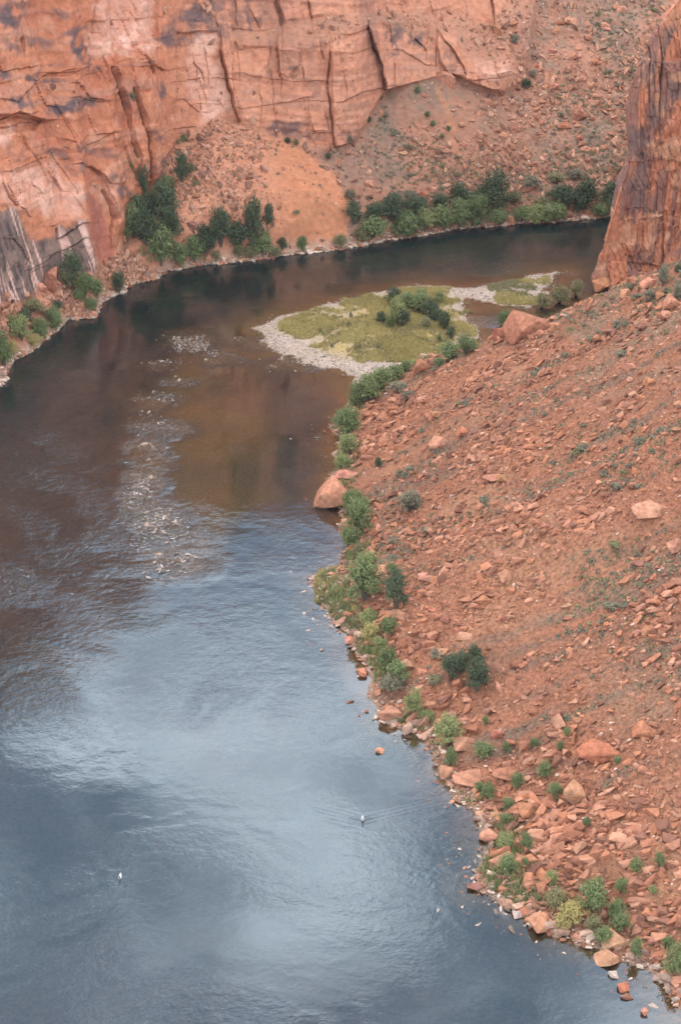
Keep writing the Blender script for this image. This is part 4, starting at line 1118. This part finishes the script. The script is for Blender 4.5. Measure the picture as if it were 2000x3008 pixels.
# ------------------------------------------------------------------ shrubs and trees
def crown_proto(seed, nleaf, lobes, leaf, tall=1.0, wispy=0.0):
    """leafy crown of many small faces in clumps, radius about 1, base at z = 0"""
    rg_ = np.random.default_rng(seed)
    cen = []
    for _ in range(lobes):
        a = rg_.uniform(0, 2 * math.pi); r = rg_.uniform(0.1, 0.68) ; h = rg_.uniform(0.25, 1.0)
        cen.append((math.cos(a) * r * (1.15 - 0.5 * h), math.sin(a) * r * (1.15 - 0.5 * h), h * 1.25 * tall, rg_.uniform(0.16, 0.36)))
    cen = np.array(cen)
    k_ = rg_.choice(lobes, nleaf, p=cen[:, 3] ** 2 / (cen[:, 3] ** 2).sum())
    d_ = rg_.normal(size=(nleaf, 3)); d_ /= np.linalg.norm(d_, axis=1)[:, None]
    rad = cen[k_, 3] * rg_.uniform(0.35, 1.0, nleaf) ** 0.5 * (1 + wispy * rg_.random(nleaf))
    p = cen[k_, :3] + d_ * rad[:, None] * np.array([1, 1, 0.85])
    # ragged shoots: part of the leaves sit along stems that leave the base and run past the crown
    ns = nleaf * 2 // 5
    sa = rg_.uniform(0, 2 * math.pi, 70); sl_ = rg_.uniform(0.75, 1.25, 70); st_ = rg_.uniform(0.12, 1.25, 70)
    kk = rg_.integers(0, 70, ns); q_ = rg_.uniform(0.35, 1.0, ns) ** 0.7
    rr_ = np.sin(st_[kk]) * sl_[kk] * q_; zz2 = np.cos(st_[kk] * q_ ** 0.5) * sl_[kk] * q_ * 1.3 * tall
    p[:ns] = np.stack([np.cos(sa[kk]) * rr_, np.sin(sa[kk]) * rr_, zz2], -1) + rg_.normal(size=(ns, 3)) * 0.045
    p[:, 2] = np.maximum(p[:, 2], 0.02)
    nrm_ = d_ + rg_.normal(size=(nleaf, 3)) * 0.6 + np.array([0, 0, 0.35]); nrm_ /= np.linalg.norm(nrm_, axis=1)[:, None]
    t1 = np.cross(nrm_, rg_.normal(size=(nleaf, 3))); t1 /= np.linalg.norm(t1, axis=1)[:, None]
    t2 = np.cross(nrm_, t1)
    s = leaf * rg_.uniform(0.6, 1.4, nleaf)[:, None]
    V_ = np.stack([p - t1 * s, p + t2 * s * 0.55, p + t1 * s, p - t2 * s * 0.55], 1).reshape(-1, 3)
    F_ = np.arange(nleaf * 4).reshape(-1, 4)
    return make_mesh('foliage', V_, F_)
def stem_proto(seed, tall=1.0):
    rg_ = np.random.default_rng(seed)
    Vs, Fs = [], []
    for _ in range(6):
        a = rg_.uniform(0, 6.28); r = rg_.uniform(0.2, 0.6); h = rg_.uniform(0.6, 1.1) * tall
        pts = [np.array([0.05 * math.cos(a), 0.05 * math.sin(a), -0.15]), np.array([r * 0.45 * math.cos(a), r * 0.45 * math.sin(a), h * 0.5]), np.array([r * math.cos(a), r * math.sin(a), h])]
        for s_, (p, w_) in enumerate(zip(pts, (0.05, 0.035, 0.012))):
            b0 = len(Vs)
            for q in range(5):
                th = q * 2 * math.pi / 5
                Vs.append(p + np.array([math.cos(th) * w_, math.sin(th) * w_, 0]))
            if s_:
                for q in range(5): Fs.append([b0 - 5 + q, b0 - 5 + (q + 1) % 5, b0 + (q + 1) % 5, b0 + q])
    return make_mesh('stem', np.array(Vs), np.array(Fs))
CROWNS = [crown_proto(500 + i, 3000, 22, 0.058, 1.0, 0.35) for i in range(4)] + [crown_proto(520 + i, 3000, 24, 0.058, 1.25, 0.5) for i in range(3)]
TUFTS = [crown_proto(540 + i, 420, 8, 0.12, 0.7, 0.5) for i in range(4)]
STEMS = [stem_proto(600 + i) for i in range(3)]
VAR = {}
def crown_mesh(k, i, small=False):
    key_ = (k, i, small)
    if key_ not in VAR:
        m_ = (TUFTS[i % len(TUFTS)] if small else CROWNS[i % len(CROWNS)]).copy()
        m_.materials.clear(); m_.materials.append(LEAF[k]); VAR[key_] = m_
    return VAR[key_]
for s in STEMS: s.materials.append(M_STEM)
KIND_WORD = {'D': 'dark green', 'G': 'green', 'L': 'light green', 'Y': 'yellow-green', 'S': 'grey-green', 'O': 'olive'}
def shrub(px, py, w_, h_, k, label, group, name='shrub', cat='shrub', surf_pt=None):
    p = surf_pt if surf_pt is not None else surf(px, py)[0]
    k_ = depth_of(*p) / F
    if 'far bank' in (group or '') or 'streaked' in (group or ''): h_ *= 0.84; w_ *= 0.96
    wid = (0.92 if px < 380 or 'gravel bar' in (group or '') else 1.03) * w_ * k_; hgt = max(h_ * k_ / math.cos(math.radians(25)) * 1.02, 0.5 * wid)
    root = bpy.data.objects.new(name, None); COL.objects.link(root)
    root.empty_display_size = 0.3
    root.location = (p[0], p[1], p[2] - 0.05)
    root.rotation_euler = (0, 0, random.uniform(0, 6.28))
    root.scale = (wid / 1.75, wid / 1.75, hgt / 1.55)
    root['label'] = label; root['category'] = cat
    if group: root['group'] = group
    o = bpy.data.objects.new('foliage', crown_mesh(k, random.randrange(7))); COL.objects.link(o); o.parent = root
    s_ = bpy.data.objects.new('stem', random.choice(STEMS)); COL.objects.link(s_); s_.parent = root
    return root
ZONES = {
 'left': ('on the left bank under the streaked cliff', 'riverside shrubs under the streaked cliff', [
    (15, 1080, 70, 130, 'G'), (60, 1000, 90, 70, 'L'), (120, 990, 70, 70, 'G'), (160, 968, 66, 84, 'G'), (75, 940, 60, 42, 'D'), (95, 915, 90, 44, 'O'), (170, 912, 40, 32, 'D'),
    (215, 850, 80, 105, 'D'), (255, 862, 70, 80, 'G'), (285, 868, 60, 60, 'G'), (270, 912, 52, 48, 'G'), (350, 858, 54, 62, 'D'), (195, 850, 50, 60, 'O'), (235, 880, 50, 50, 'G'), (40, 1040, 50, 50, 'Y'), (100, 1012, 60, 30, 'Y'), (30, 960, 50, 30, 'O')]),
 'gully': ('in the gully left of the orange sand cone', 'trees and shrubs in the gully by the sand cone', [
    (412, 565, 40, 85, 'D'), (535, 578, 48, 78, 'D'), (490, 590, 58, 62, 'G'), (430, 605, 44, 34, 'G'), (480, 690, 90, 90, 'D'), (410, 665, 80, 90, 'D'), (445, 650, 60, 70, 'D'), (395, 700, 70, 80, 'G'), (470, 775, 110, 110, 'G'),
    (430, 735, 90, 95, 'D'), (500, 730, 70, 90, 'D'), (530, 775, 66, 60, 'G'), (572, 768, 66, 66, 'G'), (380, 660, 30, 40, 'O'), (560, 548, 30, 28, 'O'), (540, 415, 24, 18, 'G'), (520, 425, 20, 14, 'G'), (368, 300, 18, 28, 'O'), (382, 500, 14, 28, 'G')]),
 'cone': ('along the far bank below the orange sand cone', 'riverside shrubs below the sand cone', [
    (605, 748, 76, 84, 'D'), (650, 735, 84, 88, 'D'), (700, 735, 84, 78, 'D'), (745, 735, 66, 125, 'D'), (790, 700, 32, 72, 'D'), (775, 752, 74, 62, 'G'), (830, 735, 34, 34, 'D'), (888, 738, 34, 38, 'G'), (700, 755, 40, 34, 'O'), (735, 755, 44, 38, 'O'), (810, 752, 40, 26, 'O'), (635, 765, 30, 24, 'O')]),
 'far': ('in the thicket lining the far bank', 'thicket lining the far bank', [
    (1000, 722, 50, 32, 'O'), (1060, 712, 54, 48, 'O'), (1040, 665, 64, 72, 'D'), (1095, 700, 94, 84, 'G'), (1100, 662, 80, 60, 'D'), (1150, 645, 84, 88, 'D'), (1195, 693, 92, 84, 'G'), (1215, 645, 80, 62, 'D'), (1250, 680, 70, 70, 'L'),
    (1300, 676, 84, 84, 'G'), (1290, 622, 60, 60, 'D'), (1350, 665, 84, 84, 'G'), (1345, 605, 72, 70, 'D'), (1400, 660, 84, 90, 'G'), (1455, 625, 105, 120, 'D'), (1460, 658, 72, 60, 'G'), (1395, 615, 54, 54, 'D'), (1530, 650, 66, 56, 'G'),
    (1570, 654, 88, 62, 'L'), (1615, 650, 84, 62, 'G'), (1640, 645, 60, 60, 'G'), (1650, 605, 84, 84, 'D'), (1720, 605, 84, 84, 'D'), (1700, 622, 54, 50, 'D'), (1760, 636, 60, 46, 'G'), (1800, 605, 84, 94, 'D'), (1795, 625, 60, 60, 'G'),
    (1590, 612, 54, 44, 'O'), (1510, 598, 54, 40, 'O'), (1240, 615, 50, 40, 'D'), (1420, 590, 60, 50, 'D'), (1160, 600, 50, 34, 'S'), (1205, 580, 46, 30, 'S'), (1030, 590, 44, 26, 'S'), (1560, 545, 60, 36, 'S'), (1630, 530, 60, 36, 'O'), (1690, 520, 54, 30, 'S'), (1545, 255, 34, 26, 'D'), (1510, 130, 30, 30, 'S'), (1225, 285, 22, 22, 'G'), (1255, 350, 20, 20, 'G'), (1272, 372, 20, 18, 'G'), (1317, 392, 18, 18, 'G'), (1298, 410, 18, 16, 'G'), (1082, 365, 18, 22, 'D'), (1025, 430, 24, 24, 'D'), (1118, 300, 14, 18, 'D'), (845, 425, 26, 20, 'D'), (870, 430, 22, 18, 'O'), (965, 470, 26, 16, 'D'), (1565, 220, 30, 18, 'S')]),
 'island': ('on the grassy gravel bar', 'shrubs on the gravel bar', [
    (1155, 900, 60, 50, 'D'), (1225, 916, 74, 56, 'G'), (1238, 890, 52, 46, 'L'), (1195, 902, 66, 46, 'G'), (1265, 932, 56, 46, 'D'), (1165, 955, 60, 92, 'L'), (1120, 948, 38, 28, 'D'), (1185, 960, 50, 46, 'D'), (1145, 962, 40, 34, 'G'), (1303, 968, 48, 60, 'D'), (1280, 942, 54, 44, 'D'),
    (1322, 994, 36, 30, 'D'), (1292, 890, 36, 30, 'L'), (1024, 960, 18, 18, 'O'), (940, 975, 16, 14, 'O'), (1030, 935, 14, 16, 'O'), (1250, 960, 40, 26, 'O'), (1290, 1005, 20, 22, 'G'), (975, 1020, 14, 16, 'O'), (1110, 1025, 18, 16, 'O'), (1055, 1022, 18, 14, 'O')]),
 'bank': ('on the shore of the near slope beside the gravel bar', 'riverside shrubs beside the gravel bar', [
    (1370, 1040, 76, 48, 'G'), (1320, 1055, 90, 40, 'G'), (1290, 1075, 40, 26, 'G'), (1190, 1090, 44, 34, 'G'), (1160, 1115, 64, 50, 'G'), (1120, 1140, 92, 66, 'G'), (1080, 1172, 100, 70, 'G'), (1045, 1190, 60, 60, 'G'), (1022, 1275, 92, 80, 'G'), (1010, 1240, 60, 44, 'G'), (1480, 955, 60, 45, 'G'), (1640, 890, 70, 50, 'O'), (1590, 905, 60, 40, 'O'), (1690, 870, 50, 40, 'O'), (1210, 1075, 50, 20, 'L'),
    (1020, 1338, 72, 60, 'L'), (1008, 1372, 60, 40, 'L'), (1110, 1372, 28, 28, 'D'), (1170, 1150, 70, 30, 'S'), (1200, 1170, 50, 24, 'S')]),
 'mid': ('in the row along the near shore below the pyramid-shaped boulder', 'shrubs along the middle of the near shore', [
    (1040, 1510, 80, 80, 'G'), (1052, 1565, 92, 92, 'G'), (1030, 1605, 62, 62, 'G'), (1060, 1640, 54, 54, 'O'), (1080, 1664, 74, 42, 'L'), (1072, 1758, 112, 110, 'G'), (1160, 1788, 80, 104, 'D'), (1080, 1835, 64, 54, 'L'), (1142, 1862, 60, 52, 'G'), (1090, 1885, 60, 50, 'Y'),
    (1112, 1905, 54, 34, 'L'), (1140, 1965, 62, 72, 'G'), (1168, 2005, 74, 60, 'G'), (1152, 2034, 80, 58, 'S'), (1215, 2095, 60, 70, 'L'), (1250, 2112, 52, 32, 'L'), (1020, 1720, 30, 18, 'O'), (980, 1750, 26, 16, 'O'), (1045, 1800, 34, 22, 'Y'), (1150, 1680, 34, 24, 'G'), (1045, 1480, 34, 24, 'L')]),
 'low': ('among the rubble on the foot of the near slope', 'green bushes among the rubble at the foot of the slope', [
    (1315, 2190, 80, 82, 'L'), (1322, 2252, 44, 52, 'G'), (1418, 2222, 66, 46, 'G'), (1425, 2128, 22, 26, 'G'), (1485, 2203, 26, 24, 'G'), (1567, 2198, 30, 32, 'G'), (1645, 2202, 24, 30, 'G'), (1665, 2162, 28, 30, 'G'), (1598, 2280, 50, 46, 'G'), (1520, 2308, 46, 46, 'G'),
    (1625, 2338, 46, 38, 'G'), (1408, 2322, 32, 32, 'G'), (1432, 2342, 46, 42, 'G'), (1490, 2372, 42, 28, 'G'), (1485, 2412, 38, 28, 'G'), (1720, 2428, 24, 38, 'G'), (1485, 2492, 60, 58, 'L'), (1545, 2498, 46, 52, 'G'), (1490, 2562, 64, 62, 'G'), (1540, 2545, 26, 28, 'G'),
    (1620, 2592, 46, 40, 'L'), (1865, 2556, 42, 42, 'G'), (1935, 2548, 36, 46, 'G'), (1735, 2675, 92, 112, 'G'), (1625, 2662, 70, 60, 'O'), (1680, 2692, 90, 52, 'Y'), (1822, 2620, 42, 40, 'G'), (1810, 2690, 60, 60, 'G'), (1820, 2732, 62, 58, 'G'), (1775, 2766, 62, 52, 'G'), (1740, 2732, 52, 42, 'O'),
    (1862, 2812, 42, 60, 'G'), (1985, 2855, 74, 100, 'G'), (1958, 2782, 42, 32, 'G'), (1648, 2720, 60, 34, 'Y'), (1915, 2625, 30, 28, 'L'), (1810, 2240, 26, 20, 'G')]),
 'fin': ('rooted in the broken foot of the rock fin', 'bushes at the foot of the rock fin', [
    (1945, 838, 40, 56, 'S'), (1990, 880, 40, 40, 'S'), (1905, 880, 40, 26, 'S'), (1850, 850, 30, 20, 'S'), (1990, 800, 26, 26, 'D')]),
}
LANDMARK = {'left': ((280, 930), 'square block in the river'), 'gully': ((620, 400), 'sand cone top'), 'cone': ((900, 740), 'bare sand'), 'far': ((1000, 735), 'sand cone'), 'island': ((738, 968), 'gravel tip'),
            'bank': ((985, 1490), 'pyramid-shaped boulder'), 'mid': ((985, 1490), 'pyramid-shaped boulder'), 'low': ((1360, 2000), 'dark shrub row'), 'fin': ((1742, 832), 'water-side edge')}
SHORT = {'left': 'under the streaked cliff', 'gully': 'in the gully', 'cone': 'below the cone', 'far': 'in the far thicket', 'island': 'on the gravel bar', 'bank': 'on shore beside the bar', 'mid': 'down the near shore', 'low': 'in the shore rubble', 'fin': 'at the fin foot'}
ORD = 'nearest second third fourth fifth sixth seventh eighth ninth tenth eleventh twelfth thirteenth fourteenth fifteenth sixteenth seventeenth eighteenth nineteenth twentieth'.split()
for zk_, (where, grp, lst) in ZONES.items():
    (mx_, my_), lname = LANDMARK[zk_]
    seen = {}
    for (x_, y_, w_, h_, k_) in sorted(lst, key=lambda q: math.hypot(q[0] - mx_, (q[1] - my_) * 1.8)):
        big = w_ > 90 or h_ > 90
        tree = big and k_ == 'D'
        word = 'tree' if tree else 'shrub'
        size = 'large bushy' if big else ('small' if w_ < 42 else 'bushy')
        what = f'{size} {KIND_WORD[k_]} {word}'
        i_ = seen.get(what, 0); seen[what] = i_ + 1
        same = sum(1 for q in lst if q[4] == k_ and (('large bushy' if (q[2] > 90 or q[3] > 90) else ('small' if q[2] < 42 else 'bushy')) == size))
        label = f'{what} {where}' if same == 1 else f'{ORD[i_]} {what} {SHORT[zk_]}, from the {lname}'
        if len(label.split()) > 16: label = f'{what} {SHORT[zk_]}'
        shrub(x_, y_, w_, h_, k_, label, grp + f', {size} {KIND_WORD[k_]}', name='bushy_tree' if tree else 'shrub', cat=word)
shrub(1322, 1990, 62, 70, 'D', 'dark green shrub on bare red slope, downhill one of two touching', None)
shrub(1358, 1968, 60, 62, 'D', 'dark green shrub wedged between two others on the bare red slope', None)
shrub(1394, 1950, 56, 60, 'D', 'dark green shrub on bare red slope, uphill end of a touching row', None)
shrub(1400, 2030, 76, 86, 'D', 'round dark green shrub alone below the touching row on the red slope', None)
shrub(1205, 1500, 84, 62, 'S', 'broad dark grey bush on the slope above the shore shrubs', None)

# low scrub of the near slope: the largest singly, the rest as ground cover
def scrub_places(n, rg_, region):
    out = []
    if region == 'near':
        x_ = rg_.uniform(0, 110, n); y_ = rg_.uniform(95, 280, n)
        z_, d_, db_, *_ = terrain(x_, y_); px_, py_ = to_pix(x_, y_, z_)
        dn = -0.05 + 0.55 * fbm2(x_ / 9, y_ / 9, 3, seed=150) + 0.75 * fbm2(y_ / 2.2 + 0.05 * x_, x_ / 16.0, 4, seed=73) + 0.35 * sstep(1500, 1800, px_) * sstep(2150, 1700, py_) - 0.35 * sstep(1900, 2200, py_)
        ok = (d_ > 5) & (px_ > 900) & (px_ < 2100) & (py_ < 2900) & (rg_.random(n) < dn)
        return np.stack([x_, y_, z_], -1)[ok]
    ii = rg_.integers(20, NROW - 2, n); jj = rg_.integers(60, len(fa) - 45, n)
    p = Pf[ii, jj]; dn = 0.08 + 0.95 * fbm2(p[:, 0] / 10, p[:, 1] / 10, 3, seed=151) + 0.4 * ((FPY[ii, jj] > 430) & (FPX[ii, jj] > 1250))
    sm_ = in_poly(FPX[ii, jj], FPY[ii, jj], CONE)
    ok = (TALUS[ii, jj] > 0.8) & (FPX[ii, jj] > 560) & (rg_.random(n) < np.where(sm_, 0.04, dn)) & (p[:, 2] > 1.2)
    return p[ok]
rg = np.random.default_rng(21)
def scrub_objects(P, count, smin, smax, kinds, label, group):
    for p in P[:count]:
        k = kinds[rg.integers(0, len(kinds))]
        s = rg.uniform(smin, smax) / 1.75
        sw = 'small' if s * 1.75 < lerp(smin, smax, 0.5) else 'broad'
        if 'near' in group: wh = 'close below the rock fin' if p[1] > 200 else ('uphill of the pyramid-shaped waterline boulder' if p[1] > 160 else ('uphill of the dark green shrub row' if p[1] > 128 else 'uphill of the waterside bushes'))
        else: wh = 'under the cliff' if p[0] < 15 else ('just above the thicket' if p[2] < 12 else 'high up')
        lb = sw + ' ' + label[k] + ', ' + wh
        o = link('scrub_bush', crown_mesh(k, int(rg.integers(0, 4)), True), None, label=lb, cat='bush', group=lb)
        o.scale = (s, s, s * rg.uniform(0.6, 0.9)); o.rotation_euler = (0, 0, rg.uniform(0, 6.28)); o.location = (p[0], p[1], p[2] - 0.05)
def scrub_stuff(P, smin, smax, mats, name, label):
    """tufts joined: each a handful of leaf faces"""
    groups = rg.integers(0, len(mats), len(P))
    for gi, mk in enumerate(mats):
        Q = P[groups == gi]
        m_ = 26
        s = rg.uniform(smin, smax, len(Q))
        d_ = rg.normal(size=(len(Q), m_, 3)); d_ /= np.linalg.norm(d_, axis=2)[..., None]
        d_[..., 2] = np.abs(d_[..., 2])
        c_ = Q[:, None, :] + d_ * (s[:, None, None] * 0.5) * rg.uniform(0.4, 1, (len(Q), m_, 1)) * np.array([1, 1, 0.8])
        t1 = rg.normal(size=c_.shape); t1 /= np.linalg.norm(t1, axis=2)[..., None]
        t2 = np.cross(t1, d_); t2 /= np.linalg.norm(t2, axis=2)[..., None] + 1e-6
        q = (s * 0.17)[:, None, None]
        V_ = np.stack([c_ - t1 * q, c_ + t2 * q * 0.7, c_ + t1 * q, c_ - t2 * q * 0.7], 2).reshape(-1, 3)
        link(name, make_mesh(name, V_, np.arange(len(V_)).reshape(-1, 4)), LEAF[mk], kind='stuff', label=label.format(KIND_WORD[mk]), cat='scrub')
Pn = scrub_places(60000, rg, 'near'); Pfar = scrub_places(26000, rg, 'far')
scrub_objects(Pn, 170, 0.9, 2.0, ['S', 'S', 'S', 'O', 'S'], {k: f'{KIND_WORD[k]} desert bush on the near slope' for k in 'SO'}, 'low bushes on the near slope')
scrub_objects(Pfar, 90, 0.9, 2.0, ['S', 'O', 'S', 'S', 'O'], {k: f'{KIND_WORD[k]} desert bush on the far talus' for k in 'SOD'}, 'low bushes on the far talus')
scrub_stuff(Pn[170:8200], 0.3, 0.85, ['S', 'S', 'O'], 'slope_scrub', 'sparse low {} scrub over the near slope')
scrub_stuff(Pfar[90:4600], 0.3, 1.0, ['S', 'S', 'O'], 'talus_scrub', 'sparse low {} scrub over the far talus')

# grass of the gravel bar
def grass(n, inside, seed, kinds, hmin, hmax, label):
    rg_ = np.random.default_rng(seed)
    xs = [p[0] for p in inside]; ys = [p[1] for p in inside]
    x_ = rg_.uniform(min(xs), max(xs), n); y_ = rg_.uniform(min(ys), max(ys), n)
    dn = sdist(x_, y_, inside)
    nz = fbm2(x_ / 4, y_ / 4, 3, seed=160 + seed)
    ok = (dn + 2.5 * nz > -0.4) & (rg_.random(n) < 0.52 + 0.6 * nz + 0.3 * fbm2(x_ / 1.5, y_ / 1.5, 2, seed=175))
    x_, y_ = x_[ok], y_[ok]; z_, d_, *_ = terrain(x_, y_)
    k = (d_ < 1.0); x_, y_, z_ = x_[k], y_[k], z_[k]
    n_ = len(x_)
    sel = np.clip(((fbm2(x_ / 6, y_ / 6, 3, seed=170) + 0.5 + rg_.normal(size=n_) * 0.2) * len(kinds)).astype(int), 0, len(kinds) - 1)
    for gi, mk in enumerate(kinds):
        X = np.stack([x_, y_, z_], -1)[sel == gi]; m_ = len(X)
        if m_ == 0: continue
        Vs = []
        for b_ in range(4):
            a = rg_.uniform(0, 6.28, m_); h = rg_.uniform(hmin, hmax, m_); w_ = rg_.uniform(0.05, 0.13, m_)
            base = X + np.stack([rg_.normal(size=m_) * 0.12, rg_.normal(size=m_) * 0.12, np.full(m_, -0.02)], -1)
            dx_ = np.stack([np.cos(a) * w_, np.sin(a) * w_, 0 * a], -1)
            tip = base + np.stack([-np.sin(a) * h * 0.35 + rg_.normal(size=m_) * 0.1, np.cos(a) * h * 0.35, h], -1)
            Vs.append(np.stack([base - dx_, base + dx_, tip], 1))
        V_ = np.concatenate(Vs).reshape(-1, 3)
        link('bar_grass', make_mesh('bar_grass', V_, np.arange(len(V_)).reshape(-1, 3)), LEAF[mk], kind='stuff', label=label.format(KIND_WORD[mk]), cat='grass')
grass(42000, GRASS, 1, ['Y', 'Y', 'Y', 'O', 'Y'], 0.25, 0.6, 'tall {} grass covering the gravel bar')
grass(9000, poly_world([(1440, 845), (1560, 822), (1610, 815), (1600, 830), (1560, 860), (1600, 880), (1560, 898), (1440, 880)]), 2, ['O', 'Y'], 0.2, 0.5, 'thin {} grass on the tail of the gravel bar')
grass(8000, poly_world([(930, 1690), (1000, 1660), (1020, 1740), (1060, 1850), (1000, 1800), (940, 1760)]), 3, ['O', 'Y'], 0.25, 0.6, 'short {} grass on the gravel spit')

def fringe(n, seed):
    rg_ = np.random.default_rng(seed)
    t_ = rg_.uniform(5, len(RS_PIX) - 1.01, n); i_ = t_.astype(int); f_ = t_ - i_
    x_ = lerp(RSa[i_, 0], RSa[i_ + 1, 0], f_) + rg_.normal(size=n) * 1.6 + 1.2; y_ = lerp(RSa[i_, 1], RSa[i_ + 1, 1], f_) + rg_.normal(size=n) * 1.6
    z_, d_, *_ = terrain(x_, y_)
    up_ = sstep(110, 200, y_)
    ok = (d_ > 0.5) & (d_ < 4.2) & (rg_.random(n) < 0.15 + 0.55 * up_ + 0.8 * fbm2(x_ / 5, y_ / 5, 3, seed=180))
    X = np.stack([x_, y_, z_], -1)[ok]
    sel = np.clip(((fbm2(X[:, 0] / 4, X[:, 1] / 4, 3, seed=181) + 0.55 + rg_.normal(size=len(X)) * 0.25) * 3).astype(int), 0, 2)
    for gi, mk in enumerate(['L', 'G', 'O']):
        Q = X[sel == gi]; m_ = len(Q); Vs = []
        for b_ in range(5):
            a = rg_.uniform(0, 6.28, m_); h = rg_.uniform(0.25, 0.75, m_); w_ = rg_.uniform(0.05, 0.12, m_)
            base = Q + np.stack([rg_.normal(size=m_) * 0.15, rg_.normal(size=m_) * 0.15, np.full(m_, -0.02)], -1)
            dx_ = np.stack([np.cos(a) * w_, np.sin(a) * w_, 0 * a], -1)
            Vs.append(np.stack([base - dx_, base + dx_, base + np.stack([-np.sin(a) * h * 0.4, np.cos(a) * h * 0.4, h], -1)], 1))
        V_ = np.concatenate(Vs).reshape(-1, 3)
        link('shore_grass', make_mesh('shore_grass', V_, np.arange(len(V_)).reshape(-1, 3)), LEAF[mk], kind='stuff', label=f'{KIND_WORD[mk]} grass and low growth fringing the near shore', cat='grass')
fringe(22000, 5)

# ------------------------------------------------------------------ water birds
M_PALE, nt, b = new_mat('pale_feathers'); b.inputs['Base Color'].default_value = (0.46, 0.42, 0.37, 1); b.inputs['Roughness'].default_value = 0.8
M_DARKF, nt, b = new_mat('dark_feathers'); b.inputs['Base Color'].default_value = (0.02, 0.02, 0.025, 1); b.inputs['Roughness'].default_value = 0.7
def lathe_along(pts, radii, seg_=12):
    """smooth tube through points with radii"""
    Vs, Fs = [], []
    pts = [np.array(p, float) for p in pts]
    for i, (p, r) in enumerate(zip(pts, radii)):
        d_ = pts[min(i + 1, len(pts) - 1)] - pts[max(i - 1, 0)]; d_ /= np.linalg.norm(d_)
        s_ = np.cross(d_, [1.0, 0, 0]); s_ /= np.linalg.norm(s_); u_ = np.array([1.0, 0, 0])
        for q in range(seg_):
            th = 2 * math.pi * q / seg_
            Vs.append(p + r * (math.cos(th) * u_ + math.sin(th) * s_))
        if i:
            for q in range(seg_):
                b0 = (i - 1) * seg_
                Fs.append([b0 + q, b0 + (q + 1) % seg_, b0 + seg_ + (q + 1) % seg_, b0 + seg_ + q])
    return np.array(Vs), np.array(Fs)
def bird(px, py, label):
    x, y = pix_plane(px, py)
    root = link('water_bird', None, label=label, cat='bird')
    root.location = (float(x), float(y), 0); root.scale = (1.05,) * 3
    V_, F_ = lathe_along([(0, 0.46, 0.20), (0, 0.36, 0.16), (0, 0.2, 0.11), (0, 0.0, 0.09), (0, -0.16, 0.10), (0, -0.27, 0.14), (0, -0.31, 0.17)], [0.012, 0.06, 0.125, 0.145, 0.125, 0.07, 0.012])
    link('body', make_mesh('body', V_, F_, smooth=True), M_PALE, root)
    V_, F_ = lathe_along([(0, -0.22, 0.14), (0, -0.29, 0.25), (0, -0.31, 0.38), (0, -0.34, 0.46), (0, -0.40, 0.48), (0, -0.45, 0.465)], [0.06, 0.045, 0.036, 0.045, 0.042, 0.01])
    link('neck', make_mesh('neck', V_, F_, smooth=True), M_DARKF, root)
    V_, F_ = lathe_along([(0, -0.43, 0.475), (0, -0.48, 0.465), (0, -0.53, 0.455)], [0.022, 0.016, 0.004])
    link('bill', make_mesh('bill', V_, F_, smooth=True), M_DARKF, root)
    return root
bird(1065, 2408, 'pale water bird with dark neck swimming ahead of a V-shaped wake')
bird(354, 2578, 'pale water bird with dark neck floating on smooth open water')

# ------------------------------------------------------------------ poles on the far talus
M_RUST, nt, b = new_mat('rusted_steel'); b.inputs['Base Color'].default_value = (0.10, 0.05, 0.035, 1); b.inputs['Roughness'].default_value = 0.85
def pole(px, py, top, label):
    p, _ = surf(px, py); k_ = depth_of(*p) / F; h = (py - top) * k_ / math.cos(math.radians(16))
    root = link('survey_pole', None, label=label, cat='pole', group=None); root.location = p
    V_, F_ = lathe_along([(0, 0, -0.3), (0, 0, h * 0.5), (0, 0, h)], [0.10, 0.09, 0.08], 8)
    link('shaft', make_mesh('shaft', V_, F_), M_RUST, root)
    V_, F_ = lathe_along([(0, 0, h - 0.02), (0, 0, h + 0.05), (0, 0, h + 0.12)], [0.11, 0.11, 0.02], 8)
    link('cap', make_mesh('cap', V_, F_), M_RUST, root)
pole(1428, 513, 462, 'thin rusty pole standing on the talus above the biggest dark tree')
pole(1279, 192, 144, 'thin rusty pole beside the knobbly pale boulder below the cliff')
# ------------------------------------------------------------------ air between the walls
hz = bpy.data.materials.new('canyon_haze'); hz.use_nodes = True
hz.node_tree.nodes.clear()
ho = hz.node_tree.nodes.new('ShaderNodeOutputMaterial')
hv = hz.node_tree.nodes.new('ShaderNodeVolumePrincipled')
hv.inputs['Color'].default_value = (0.86, 0.88, 0.95, 1)
hv.inputs['Density'].default_value = 0.00003
hz.node_tree.links.new(hv.outputs[0], ho.inputs['Volume'])
lo_, hi_ = np.array([-760.0, -30.0, -9.0]), np.array([760.0, 1150.0, 118.0])
HV = np.array([[x_, y_, z_] for z_ in (lo_[2], hi_[2]) for y_ in (lo_[1], hi_[1]) for x_ in (lo_[0], hi_[0])])
HF = np.array([[0, 2, 3, 1], [4, 5, 7, 6], [0, 1, 5, 4], [2, 6, 7, 3], [0, 4, 6, 2], [1, 3, 7, 5]])
link('haze', make_mesh('haze', HV, HF), hz, kind='stuff')
allv = [o.matrix_world @ Vector(c_) for o in bpy.data.objects if o.type == 'MESH' and o.name != 'haze' and o.get('kind') == 'structure' for c_ in o.bound_box]
print('extent', [round(min(v_[i_] for v_ in allv)) for i_ in range(3)], [round(max(v_[i_] for v_ in allv)) for i_ in range(3)])
print('objects', len(bpy.data.objects))
